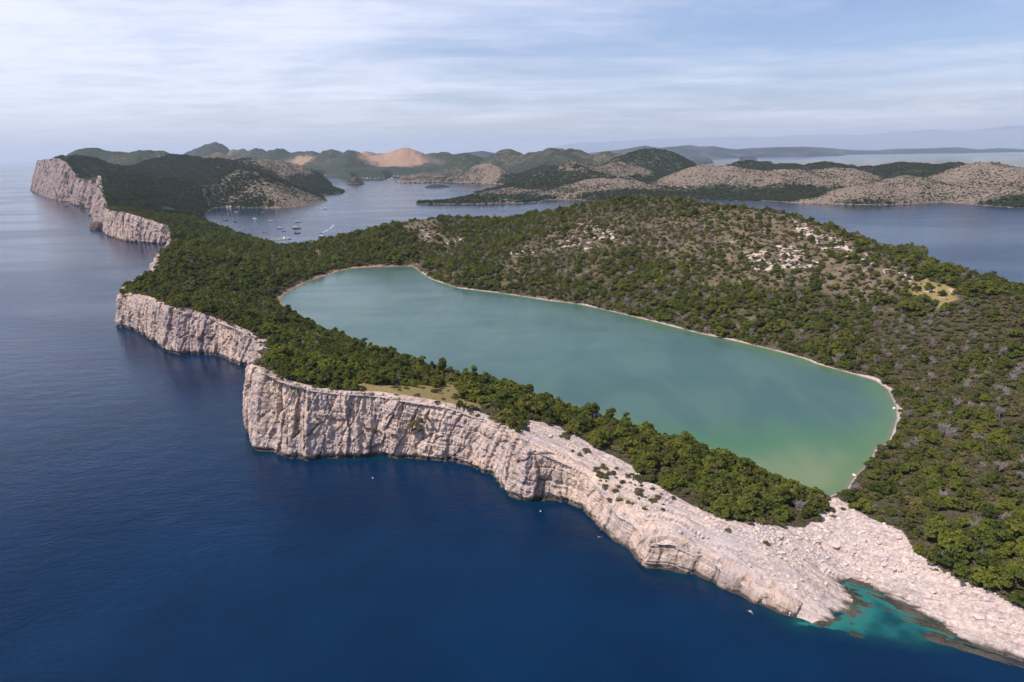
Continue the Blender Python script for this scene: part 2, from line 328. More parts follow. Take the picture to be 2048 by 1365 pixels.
# ------------------------------------------------------------------ ground materials
def new_mat(name):
    m = bpy.data.materials.new(name); m.use_nodes = True; return m, NT(m.node_tree)
def principled(N, color, rough=0.85, bump=None, spec=0.2, strength=0.5, dist=1.0, alpha=None):
    b = N.n('ShaderNodeBsdfPrincipled'); N.set(b.inputs['Base Color'], (*color,1) if isinstance(color, tuple) else color)
    N.set(b.inputs['Roughness'], rough); N.set(b.inputs['Specular IOR Level'], spec)
    if bump is not None:
        bp = N.n('ShaderNodeBump', i_Height=bump, i_Strength=strength, i_Distance=dist); N.set(b.inputs['Normal'], bp)
    N.n('ShaderNodeOutputMaterial', i_0=b.outputs[0]); return b
def attr(N, name): return N.n('ShaderNodeAttribute', attribute_name=name).outputs['Fac']
def mat_ground():
    m, N = new_mat('rocky_ground'); P = N.n('ShaderNodeNewGeometry').outputs['Position']
    rock, veg, tan, red = attr(N,'rock'), attr(N,'veg'), attr(N,'tan'), attr(N,'red')
    nA = N.noise(P, 0.10, 6, 0.6); nB = N.noise(P, 0.9, 6, 0.65); nC = N.noise(P, 0.022, 4, 0.55)
    lime = N.mix(N.ramp(nB, 0.35, 0.68), (0.36,0.285,0.255), (0.66,0.535,0.48))
    lime = N.mix(N.math('MULTIPLY', N.ramp(nA, 0.45, 0.7), 0.55), lime, (0.62,0.47,0.39))
    cr = N.n('ShaderNodeTexVoronoi', feature='DISTANCE_TO_EDGE', i_Vector=N.mapping(P,(1,1,1)), i_Scale=0.55).outputs[0]
    lime = N.mix(N.math('MULTIPLY', N.ramp(N.noise(P, 0.07, 5, 0.65), 0.48, 0.62), 0.65), lime, (0.40,0.35,0.345))
    P2_ = N.mapping(P, (1,1,1), (0,0,-math.atan2(ST[1],ST[0])))
    lay = N.noise(N.mapping(P2_, (0.045,0.55,0.55)), 1.0, 5, 0.62, 0.4); lay2 = N.noise(N.mapping(P2_, (0.12,1.7,1.7)), 1.0, 4, 0.6, 0.3)
    lime = N.mix(N.math('MULTIPLY', N.ramp(lay, 0.53, 0.68), 0.62), lime, (0.27,0.215,0.19))
    lime = N.mix(N.math('MULTIPLY', N.ramp(lay2, 0.60, 0.70), 0.6), lime, (0.14,0.11,0.095))
    soil = N.mix(N.ramp(nA, 0.35, 0.65), (0.086,0.068,0.040), (0.172,0.130,0.080))
    soil = N.mix(N.ramp(nB, 0.52, 0.66, 0, 0.8), soil, (0.30,0.255,0.225))
    grass = N.mix(N.ramp(nB, 0.4, 0.65), (0.30,0.215,0.085), (0.135,0.13,0.045))
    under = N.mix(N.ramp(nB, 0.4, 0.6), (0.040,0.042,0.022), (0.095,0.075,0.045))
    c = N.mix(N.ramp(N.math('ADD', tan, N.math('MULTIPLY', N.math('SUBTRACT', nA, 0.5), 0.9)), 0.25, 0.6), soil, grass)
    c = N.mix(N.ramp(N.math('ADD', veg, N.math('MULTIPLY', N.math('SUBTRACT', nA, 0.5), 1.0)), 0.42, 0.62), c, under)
    c = N.mix(N.ramp(N.math('ADD', rock, N.math('MULTIPLY', N.math('SUBTRACT', nA, 0.5), 1.3)), 0.40, 0.60), c, lime)
    c = N.mix(N.math('MULTIPLY', red, 0.9), c, N.mix(nB, (0.30,0.15,0.10), (0.42,0.26,0.19)))
    c = N.mix(N.math('MULTIPLY', attr(N,'crack'), 0.85), c, (0.11,0.082,0.072))
    wet = attr(N,'wet'); c = N.mix(N.math('MULTIPLY', wet, N.ramp(nB, 0.25, 0.6, 0.75, 1.0)), c, N.mix(N.ramp(nA,0.4,0.6), (0.040,0.034,0.030), (0.085,0.072,0.055)))
    hgt = N.math('ADD', N.math('MULTIPLY', nB, 0.7), N.math('MULTIPLY', N.noise(P, 3.2, 3, 0.6), 0.25))
    hgt = N.math('ADD', hgt, N.math('ADD', N.math('MULTIPLY', N.ramp(cr, 0.0, 0.15), 0.12), N.math('MULTIPLY', lay, -2.2)))
    principled(N, c, 0.9, hgt, 0.15, 0.7, 1.0); return m
def mat_hills():
    m, N = new_mat('scrubby_hillside'); P = N.n('ShaderNodeNewGeometry').outputs['Position']
    veg, tan, red = attr(N,'veg'), attr(N,'tan'), attr(N,'red')
    nC = N.noise(P, 0.0065, 5, 0.6); nA = N.noise(P, 0.028, 5, 0.62); nB = N.noise(P, 0.14, 3, 0.6)
    vo = N.n('ShaderNodeTexVoronoi', i_Vector=P, i_Scale=0.115); dots = vo.outputs[0]
    ground = N.mix(N.ramp(nA, 0.35, 0.65), (0.125,0.092,0.068), (0.20,0.150,0.112))
    ground = N.mix(N.ramp(nB, 0.50, 0.66, 0, 0.75), ground, (0.27,0.225,0.20))
    ground = N.mix(N.ramp(nC, 0.42, 0.62, 0, 0.5), ground, (0.20,0.155,0.12))
    ground = N.mix(red, ground, N.mix(nA, (0.27,0.155,0.105), (0.38,0.25,0.18)))
    wood = N.mix(N.ramp(nB, 0.36, 0.62), (0.013,0.025,0.020), (0.034,0.050,0.031))  # blue of distance haze put into the wood colour, darker and bluer
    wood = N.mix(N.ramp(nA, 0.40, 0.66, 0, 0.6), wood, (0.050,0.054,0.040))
    d = N.math('ADD', veg, N.math('MULTIPLY', N.math('SUBTRACT', nA, 0.5), 1.1))
    d = N.math('ADD', d, N.math('MULTIPLY', N.math('SUBTRACT', nC, 0.5), 0.7))
    d2 = N.math('ADD', d, N.math('MULTIPLY', N.math('SUBTRACT', nB, 0.5), 1.1))
    solid = N.ramp(d2, 0.50, 0.62)
    thr = N.math('MULTIPLY', N.math('ADD', d, 0.12), 0.80)
    spots = N.ramp(N.math('SUBTRACT', thr, dots), -0.06, 0.06)
    f = N.math('MAXIMUM', solid, N.math('MULTIPLY', spots, N.math('SUBTRACT', 1.0, N.math('MULTIPLY', red, 0.55))))
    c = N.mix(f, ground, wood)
    hgt = N.math('MULTIPLY', N.math('SUBTRACT', 1.0, dots), f)
    hgt = N.math('ADD', hgt, N.math('MULTIPLY', nB, 0.8))
    hgt = N.math('ADD', hgt, N.math('MULTIPLY', nA, 2.2))
    principled(N, c, 0.95, hgt, 0.1, 0.8, 3.5); return m
def mat_far():
    m, N = new_mat('distant_slopes'); P = N.n('ShaderNodeNewGeometry').outputs['Position']
    n = N.noise(P, 0.0022, 7, 0.62)
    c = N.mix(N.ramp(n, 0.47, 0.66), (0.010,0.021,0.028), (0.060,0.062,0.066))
    principled(N, c, 0.95, n, 0.1, 0.8, 60.0); return m
M_GROUND, M_HILLS, M_FAR = mat_ground(), mat_hills(), mat_far()

# ------------------------------------------------------------------ near land
def in_px(f, poly): return inside(np.column_stack([f['px'], f['py']]), np.array(poly, float))
def soft_px(f, poly, w=12):
    pts = np.column_stack([f['px'], f['py']]); pl = np.array(poly, float)
    d = seg_dist(pts, pl, True); s = np.where(inside(pts, pl), d, -d)
    return sstep(s+8*fbm(f['px']/25, f['py']/12, 77, 3), -w, w)
def cover(f, y):
    """what grows where, on the near land: (trees, shrubs, bare rock, dry grass)"""
    hill = soft_px(f, TAN_HILL, 26); knoll = soft_px(f, KNOLL, 8); meadow = soft_px(f, MEADOW, 6); field = soft_px(f, FIELD, 8); sand = soft_px(f, SANDY, 8)
    near = y < 1300
    rock = f['rock']*1.0
    n = fbm(f['px']/60, f['py']/25, 41, 3)
    tree = np.ones(len(y)); tree *= 1-np.clip(rock+meadow+field*0.8+sand*0.7+knoll*0.9, 0, 1)
    tree *= 1-hill*np.clip(0.16+0.36*sstep(f['px'],1340,1500)*sstep(f['py'],640,560)+0.6*n, 0.0, 0.85)
    slope_side = (f['px'] > 830) & (f['py'] < 760) & (f['px'] < 1800) & near & (f['sl'] > 0)
    tree = np.where(slope_side, tree*np.clip(0.86+0.6*n, 0.5, 1), tree)
    return tree, hill, knoll, meadow, field, sand
GX = dict()
def build_near():
    nr, nc = 840, 1000
    P = polar(-45, 58, nc, 165, 1480, nr)
    # cheap cull first
    keepL = inside(P, LAND); dL = seg_dist(P, np.vstack([RSw[::-1], LAGw]))
    lagz = dL < 26
    okv = (keepL | lagz)
    idx = np.where(okv)[0]; f0 = fields(P[idx])
    h = np.full(len(P), -5.0); h[idx] = f0['h']
    A = {}
    def full(v, d=0.0):
        o = np.full(len(P), d); o[idx] = v; return o
    tree, hill, knoll, meadow, field, sand = cover(f0, P[idx,1])
    x, y = P[idx,0], P[idx,1]
    shore = sstep(f0['sl'], np.maximum(0.6, np.where(f0['px'] < 860, 7.5, np.where((f0['px'] > 1690) & (f0['py'] < 830), 5.0, 2.6))*np.clip(0.6+1.5*fbm(x/11,y/11,51,3),0.02,1.7)), 0.4)*(f0['sl'] > -20)
    west = sstep(f0['px'], 900, 760)*(f0['py'] < 640)
    rockh = hill*np.clip(0.10+0.9*sstep(fbm(f0['px']/45+0.4*f0['py']/20, f0['py']/16, 61, 4), -0.1, 0.45), 0, 1)
    # ledges of bare rock on the hill seen in the photo
    led = np.zeros(len(x))
    for pl in ([(1140,425),(1180,408),(1260,440),(1245,458),(1190,450)], [(1100,452),(1140,432),(1180,452),(1190,475),(1110,468)], [(1560,425),(1620,430),(1720,480),(1760,520),(1840,558),(1820,570),(1740,530),(1680,495),(1590,450)],
               [(1010,490),(1070,470),(1080,500),(1030,520)], [(1480,480),(1560,455),(1640,470),(1640,520),(1560,540),(1500,520)]):
        led = np.maximum(led, soft_px(f0, pl, 10))
    rock = np.clip(np.maximum.reduce([f0['rock']*1.2, rockh*0.28, led*np.clip(0.40+0.75*fbm(x/5,y/5,63,4),0,0.72), shore*(1-west)*1.1, knoll*0.42, field*0.35]), 0, 1.2)
    rock = np.maximum(rock, sstep(f0['dr'], 9, 3)*0.6)
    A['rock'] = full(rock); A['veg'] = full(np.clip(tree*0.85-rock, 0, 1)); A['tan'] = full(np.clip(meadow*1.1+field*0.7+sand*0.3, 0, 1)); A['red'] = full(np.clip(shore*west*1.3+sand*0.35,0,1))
    A['crack'] = full(f0['crev']*np.maximum(sstep(f0['px'],1600,1480), 0.35)*f0['rock'])
    hz = f0['h']; wetm = (f0['ds'] < 45)*sstep(hz+0.25*fbm(x/3,y/3,71,3), 0.75, 0.15)*(f0['iL'] | (f0['ds'] < 26))
    A['wet'] = full(np.maximum(wetm, sstep(hz, 0.35, 0.1)*(f0['sl'] > -10)*(f0['sl'] < 6)*0.6))
    h[idx] -= 0.9*(1-sstep(f0['dr'], 1, 9))
    okq = okv.reshape(nr,nc); keep = okq[:-1,:-1] & okq[1:,:-1] & okq[:-1,1:] & okq[1:,1:]
    deep = (full(f0['sb'], 99) < -25) | (full(f0['sl'], 99) < -40)
    dq = deep.reshape(nr,nc); keep &= ~(dq[:-1,:-1] & dq[1:,1:])
    Q = grid_faces(nr, nc, keep); V, Q, A = compact(np.column_stack([P, h]), Q, A)
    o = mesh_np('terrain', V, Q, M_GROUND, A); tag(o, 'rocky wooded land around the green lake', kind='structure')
def build_mid():
    nr, nc = 560, 1000
    P = polar(-52, 52, nc, 1440, 10600, nr)
    okv = inside(P, LAND); idx = np.where(okv)[0]; f0 = fields(P[idx]); h = np.full(len(P), -5.0); h[idx] = f0['h']
    x, y = P[idx,0], P[idx,1]
    def full(v, d=0.0):
        o = np.full(len(P), d); o[idx] = v; return o
    hz = np.clip(f0['hills']/25, 0, 1)
    bare = f0['bare']
    shoreb = 0.6*sstep(f0['sb'], 4, 2)*(f0['sb'] > -20)
    veg = np.clip(0.90-bare*0.74, 0, 1)
    slope = (f0['px'] < 560) & (y < 3000); veg = np.where(slope & (bare < 0.35), 0.95, veg)
    red = np.zeros(len(x))
    for pl in ([(580,336),(590,318),(615,312),(640,325),(650,338)], [(690,325),(735,298),(760,312),(800,296),(830,303),(850,322),(820,336),(770,334),(700,326)]):
        red = np.maximum(red, soft_px(f0, pl, 5)*(y > 4000))
    A = dict(veg=full(np.clip(veg-shoreb*0.9,0,1)), tan=full(bare), red=full(np.clip(red+shoreb*0.1,0,1)))
    okq = (okv & (h > -3)).reshape(nr,nc); keep = okq[:-1,:-1] & okq[1:,:-1] & okq[:-1,1:] & okq[1:,1:]
    deep = (full(f0['sb'], 99) < -60).reshape(nr,nc); keep &= ~(deep[:-1,:-1] & deep[1:,1:])
    h[idx] -= 0.9*(1-sstep(f0['dr'], 1, 14))
    Q = grid_faces(nr, nc, keep); V, Q, A = compact(np.column_stack([P, h]), Q, A)
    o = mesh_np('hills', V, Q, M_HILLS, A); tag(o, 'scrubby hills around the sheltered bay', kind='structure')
build_near(); build_mid()

# ------------------------------------------------------------------ far islands and mountains
def ridge(name, prof, D, depth, label, seed, rough, foot=0.0):
    pr = np.array(prof, float); n = 500; px = np.linspace(pr[0,0], pr[-1,0], n); py = np.interp(px, pr[:,0], pr[:,1])
    T = at_y(px, py, np.full(n, float(D))); nr = 40; s = np.linspace(-1, 1, nr)
    V = []
    for k in s:
        y = D+k*depth*(1+0.25*fbm(px/90, px*0, seed, 3)); x = T[:,0]*(y/D)**0.3
        e = np.clip(1-np.abs(k), 0, 1)**0.8
        z = np.maximum(T[:,2],0)*e*(1+rough*fbm(x/(depth*0.5), y/(depth*0.5), seed+3, 5)*(1-e*0.85))-4*(abs(k) > 0.99)
        V.append(np.column_stack([x, y, z]))
    o = mesh_np(name, np.vstack(V), grid_faces(nr, n), M_FAR); tag(o, label, kind='structure'); return o
ridge('island', [(1150,312),(1180,306),(1240,300),(1290,291.5),(1318,296),(1345,293),(1380,290),(1400,294),(1425,293),(1460,298),(1500,299),(1560,296),(1610,297),(1660,305)], 15000, 1000, 'blue range of island hills across the strait', 3, 0.5)
ridge('island', [(1380,309),(1440,301),(1500,297),(1560,293.5),(1610,293),(1660,296),(1700,300),(1750,301),(1790,298),(1850,297),(1915,294.5),(1960,299),(2000,296.5),(2048,299),(2120,297),(2300,304),(2400,310)], 18000, 1200, 'long low island closing the strait at right', 4, 0.5)
ridge('island', [(1370,322),(1390,315.5),(1410,314.5),(1425,321)], 8300, 90, 'small dark islet in the strait beyond the hills', 5, 0.3)
ridge('island', [(1545,330),(1565,326.5),(1590,326),(1612,331)], 5400, 90, 'small flat green islet in the strait just behind the hills', 6, 0.3)
ridge('island', [(1482,313),(1500,312),(1512,314.5)], 11000, 90, 'tiny islet out in the strait', 7, 0.3)
ridge('hills', [(700,312),(740,308),(790,306),(850,310),(900,309),(965,302.5),(985,306),(1020,309),(1170,308),(1200,312)], 12500, 1200, 'blue hills far beyond the bay', 8, 0.4)
ridge('mountains', [(1100,296),(1140,287),(1180,283),(1260,281),(1330,277),(1380,276.5),(1430,274),(1490,275),(1540,275.5),(1600,271),(1640,268),(1680,268),(1720,269),(1780,263),(1830,261),(1870,257),(1920,262),(1960,259),(2010,254),(2048,252),(2200,247),(2500,262)], 80000, 9000, 'pale mountain chain fading into the haze', 9, 0.6)
def islet():
    c = at_z(872, 375.3); n = 40; a, q = np.meshgrid(np.linspace(0,2*math.pi,n), np.linspace(0,1,14)); e = 1+0.15*np.sin(a*3+1)+0.1*np.sin(a*5)
    x = c[0]+np.cos(a)*q*62*e; y = c[1]+np.sin(a)*q*75*e; z = -1.5+(1-q**2.2)*15+fbm(x/15,y/15,12,3)*2*(1-q)
    V = np.column_stack([x.ravel(), y.ravel(), z.ravel()]); f = dict(veg=np.clip(1.15-1.1*q.ravel()**6,0,1), tan=q.ravel()*0, red=q.ravel()*0)
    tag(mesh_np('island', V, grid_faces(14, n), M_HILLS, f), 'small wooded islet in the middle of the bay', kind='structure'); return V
ISLV = islet()
PATHS = [[(384,417),(390,417),(391,438),(384,438)],[(403,378),(408,376),(424,398),(419,400)],[(426,396),(431,396),(436,410),(430,410)],[(318,412),(345,416),(350,424),(322,420)]]
# ------------------------------------------------------------------ sea cliffs
def mat_cliff():
    m, N = new_mat('pale_limestone_cliff'); P = N.n('ShaderNodeNewGeometry').outputs['Position']
    sp = N.n('ShaderNodeSeparateXYZ', i_0=P)
    big = N.noise(P, 0.035, 4, 0.55); mid = N.noise(P, 0.22, 5, 0.6); fine = N.noise(P, 1.3, 5, 0.65)
    streak = N.noise(N.mapping(P, (0.42,0.42,0.035)), 1.0, 6, 0.62, 0.3); streak2 = N.noise(N.mapping(P, (1.1,1.1,0.05), (0,0,0), (5,2,0)), 1.0, 4, 0.6)
    bed = N.noise(N.mapping(P, (0.03,0.03,0.75), (R(5),R(-9),0)), 1.0, 5, 0.6)
    c = N.mix(N.ramp(fine, 0.3, 0.7), (0.51,0.372,0.297), (0.72,0.555,0.452))
    c = N.mix(N.math('MULTIPLY', N.ramp(big, 0.42, 0.62), 0.7), c, (0.44,0.37,0.37))
    c = N.mix(N.math('MULTIPLY', N.ramp(streak, 0.52, 0.70), 0.75), c, (0.22,0.17,0.155))
    c = N.mix(N.math('MULTIPLY', N.ramp(streak2, 0.56, 0.72), 0.55), c, (0.15,0.115,0.10))
    c = N.mix(N.math('MULTIPLY', N.ramp(N.math('ADD', mid, N.math('MULTIPLY', big, 0.6)), 0.82, 1.0), 0.55), c, (0.50,0.325,0.215))
    c = N.mix(N.math('MULTIPLY', N.ramp(bed, 0.57, 0.66), 0.4), c, (0.20,0.155,0.13))
    c = N.mix(N.math('MULTIPLY', attr(N,'crack'), 0.75), c, (0.095,0.072,0.066))
    gr = N.noise(P, 0.09, 6, 0.68, 0.5); c = N.mix(N.math('MULTIPLY', N.ramp(gr, 0.50, 0.66), 0.6), c, (0.27,0.235,0.235))
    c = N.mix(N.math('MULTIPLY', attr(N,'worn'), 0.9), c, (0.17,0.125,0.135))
    z = N.math('ADD', sp.outputs[2], N.math('MULTIPLY', N.math('SUBTRACT', mid, 0.5), 3.5))
    c = N.mix(N.ramp(z, 4.5, 1.5, 0, 0.55), c, (0.25,0.19,0.15))
    c = N.mix(N.ramp(z, 1.5, 0.5, 0, 0.92), c, (0.05,0.038,0.032))
    green = attr(N,'green'); c = N.mix(N.ramp(N.math('ADD', green, N.math('SUBTRACT', N.noise(P, 0.16, 5, 0.65), 0.5)), 0.5, 0.66), c, (0.045,0.055,0.028))
    hgt = N.math('ADD', N.math('MULTIPLY', fine, 0.5), N.math('MULTIPLY', mid, 1.2))
    hgt = N.math('ADD', hgt, N.math('ADD', N.math('MULTIPLY', streak, 0.9), N.math('MULTIPLY', bed, 0.35)))
    principled(N, c, 0.9, hgt, 0.12, 0.9, 1.3); return m
M_CLIFF = mat_cliff()
def resample(foot, rim, du):
    s = np.concatenate([[0], np.cumsum(np.hypot(*(np.diff(foot[:,:2]*0.5+rim[:,:2]*0.5, axis=0)).T))])
    n = max(int(s[-1]/du), 8); t = np.linspace(0, s[-1], n)
    f = np.column_stack([np.interp(t, s, foot[:,k]) for k in range(3)]); r = np.column_stack([np.interp(t, s, rim[:,k]) for k in range(3)])
    return t, f, r
def cliff(name, foot, rim, du, nv, label, scale=1.0, greeny=0.0, seed=0, worn=0.0):
    t, f, r = resample(foot, rim, du); n = len(t)
    k = max(3, int(14*scale/du)); ker = np.hanning(2*k+1); ker /= ker.sum()
    mid = (f+r)[:,:2]/2; sm = np.column_stack([np.convolve(np.pad(mid[:,j], k, mode='edge'), ker, 'valid') for j in range(2)])
    tg = np.gradient(sm, axis=0); tg /= np.hypot(*tg.T)[:,None]+1e-9; nrm = np.column_stack([-tg[:,1], tg[:,0]])
    dirn = np.sign((nrm*(f-r)[:,:2]).sum()) ; nrm *= dirn if dirn else 1
    rows = []; green = []; dark = []; wbed = (0.75*sstep(t, 250, 150)+0.15) if seed == 0 else 0.3
    hz = r[:,2]
    big = fbm(t/(26*scale), t*0+seed, 81+seed, 3)*3.2*scale+np.abs(fbm(t/(9*scale), t*0+seed, 82+seed, 3))*-3.0*scale
    big *= np.clip(hz/25, 0.12, 1)
    crest = fbm(t/(6*scale), t*0, 83+seed, 3)*np.clip(hz/25,0.1,1)*1.6
    for j in range(nv+1):
        v = j/nv; z = -3.5+(hz+3.5+crest*v)*v
        q = np.clip(z/np.maximum(hz,0.5), 0, 1)
        P0 = f[:,:2]+(r-f)[:,:2]*(q**1.15)[:,None]
        zz = z-0.16*t                                                            # beds dip along the coast
        d = big*(0.55+0.45*np.sin(q*math.pi)+0.25*q)
        flute = (np.abs(fbm(t/(3.4*scale), z/(26*scale), 84+seed, 4))*-2.6+0.6)*(0.26+0.5*fbm(t/(30*scale),z/(30*scale),89+seed,2))
        beds = fbm(t/(40*scale), zz/(2.6*scale), 85+seed, 3)*0.9*wbed+np.where(np.mod(zz/(5.5*scale)+0.4*fbm(t/20,z/20,88+seed,2),1) < 0.14, -0.8, 0.1)*wbed
        chips = fbm(t/(1.6*scale), z/(2.0*scale), 86+seed, 3)*0.7
        wt = t+2.0*scale*fbm(t/(8*scale), z/(8*scale), 71+seed, 3)+0.25*z; wz = zz+1.5*scale*fbm(t/(7*scale), z/(7*scale), 72+seed, 3)
        v1, e1_ = cells(wt/(6.5*scale), wz/(26.0*scale), 73+seed); v2, e2_ = cells(wt/(2.6*scale), wz/(9.0*scale), 75+seed)
        blocks = (v1-0.5)*2.4+(v2-0.5)*0.9-1.5*np.exp(-e1_*24)-0.35*np.exp(-e2_*16)
        dark.append(np.clip(1.1*np.exp(-e1_*17)*sstep(fbm(t/(14*scale),z/(14*scale),77+seed,2),-0.35,0.1)+0.40*np.exp(-e2_*14),0,1))
        d = d+(flute+beds+chips+blocks)*scale*np.clip(hz/22, 0.35, 1)
        notch = -1.6*np.exp(-((z-0.9)/1.1)**2)*np.clip(hz/18, 0.2, 1)             # the sea has cut under the foot
        d = d+notch
        d -= np.clip(q-0.9, 0, 0.1)*10*1.2*np.clip(hz/20,0.1,1)
        p = P0+nrm*d[:,None]
        rows.append(np.column_stack([p, z])); green.append(np.clip(greeny*(0.35+0.5*fbm(t/(30*scale), zz/(9*scale), 87+seed, 3))+0.25*sstep(q,0.9,1.0), 0, 1))
    top = rows[-1]
    for q, dz in ((1.2,0.5),(3.2,0.45),(6.0,0.15),(9.5,-1.2)):
        p = top[:,:2]*(1-min(q/5,1))+(r[:,:2])*(min(q/5,1))-nrm*q
        hh = fields(np.column_stack([p, np.zeros(n)]))['h']
        zt = np.minimum(hh, hz+4)+dz+crest*max(0,1-q/4)
        rows.append(np.column_stack([p, zt])); green.append(np.full(n, 0.35 if q > 2 else 0.2)); dark.append(np.zeros(n))
    V = np.vstack(rows); Q = grid_faces(len(rows), n)
    if dirn < 0: Q = Q[:,::-1]
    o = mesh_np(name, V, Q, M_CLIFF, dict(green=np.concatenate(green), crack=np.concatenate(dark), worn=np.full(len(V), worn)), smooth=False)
    tag(o, label, kind='structure'); return o
e1 = len(bn)
cliff('cliff', np.vstack([bn,bh1]), np.vstack([rn,rh1]), 0.55, 84, 'pale limestone sea cliff below the wooded strip beside the lake', 1.0, 0.12, 0)
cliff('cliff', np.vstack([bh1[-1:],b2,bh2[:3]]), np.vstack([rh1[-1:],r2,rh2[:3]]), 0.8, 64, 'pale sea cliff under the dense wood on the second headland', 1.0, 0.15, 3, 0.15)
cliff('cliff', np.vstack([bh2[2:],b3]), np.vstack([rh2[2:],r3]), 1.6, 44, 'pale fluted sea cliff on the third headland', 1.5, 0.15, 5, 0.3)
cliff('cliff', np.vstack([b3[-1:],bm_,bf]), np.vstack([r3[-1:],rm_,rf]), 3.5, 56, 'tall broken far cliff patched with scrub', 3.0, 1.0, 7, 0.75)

# ------------------------------------------------------------------ water
def mat_sea():
    m, N = new_mat('sea_water'); P = N.n('ShaderNodeNewGeometry').outputs['Position']
    sh = attr(N,'shallow')
    n1 = N.noise(N.mapping(P,(1,1,1),(0,0,R(25))), 0.02, 3, 0.5)
    deep = N.mix(N.ramp(n1, 0.35, 0.65), (0.0004,0.0122,0.038), (0.0009,0.0165,0.050))
    c = N.mix(N.ramp(sh, 0.02, 0.30), deep, (0.002,0.028,0.042))
    c = N.mix(N.ramp(sh, 0.25, 0.62), c, (0.014,0.128,0.114))
    c = N.mix(N.ramp(sh, 0.60, 0.97), c, (0.060,0.110,0.080))
    bed = N.noise(P, 0.55, 4, 0.6); c = N.mix(N.math('MULTIPLY', N.ramp(sh, 0.3, 0.8), N.ramp(bed, 0.45, 0.68, 0, 0.5)), c, (0.06,0.085,0.06))
    w = N.math('ADD', N.math('MULTIPLY', N.noise(N.mapping(P,(1,1.7,1),(0,0,R(20))), 0.33, 4, 0.6), 1.0), N.math('MULTIPLY', N.noise(N.mapping(P,(1,1.5,1),(0,0,R(-12))), 0.07, 3, 0.5), 1.6))
    pat = N.noise(N.mapping(P,(0.35,1,1),(0,0,R(12))), 0.0045, 5, 0.6, 0.8)      # calm lanes
    b = principled(N, c, N.ramp(pat, 0.35, 0.65, 0.09, 0.2), w, 0.30, 0.36, 1.0); b.inputs['IOR'].default_value = 1.333
    N.set(b.inputs['Normal'].links[0].from_node.inputs['Strength'], N.ramp(pat, 0.35, 0.65, 0.16, 0.27))
    return m
def mat_lake():
    m, N = new_mat('lake_water'); P = N.n('ShaderNodeNewGeometry').outputs['Position']
    sh, e = attr(N,'shallow'), attr(N,'sand')
    n1 = N.noise(N.mapping(P,(1,0.5,1),(0,0,R(30))), 0.02, 4, 0.55, 0.6)
    c = N.mix(N.ramp(n1, 0.35, 0.65), (0.047,0.100,0.087), (0.066,0.122,0.100))
    e2 = N.math('ADD', e, N.math('MULTIPLY', N.math('SUBTRACT', n1, 0.5), 0.45))
    c = N.mix(N.ramp(e2, 0.24, 0.57), c, (0.058,0.140,0.072))
    c = N.mix(N.ramp(e2, 0.50, 0.95), c, (0.175,0.205,0.105))
    c = N.mix(N.ramp(sh, 0.15, 0.75, 0, 0.75), c, (0.085,0.155,0.062))
    c = N.mix(N.ramp(sh, 0.80, 1.0, 0, 0.7), c, (0.16,0.15,0.10))
    w = N.noise(N.mapping(P,(1,1.6,1),(0,0,R(30))), 0.7, 3, 0.55)
    pat = N.noise(N.mapping(P,(0.3,1,1),(0,0,R(28))), 0.016, 5, 0.62, 0.8)
    b = principled(N, c, N.ramp(pat, 0.35, 0.65, 0.08, 0.24), w, 0.34, 0.10, 1.0); b.inputs['IOR'].default_value = 1.333; return m
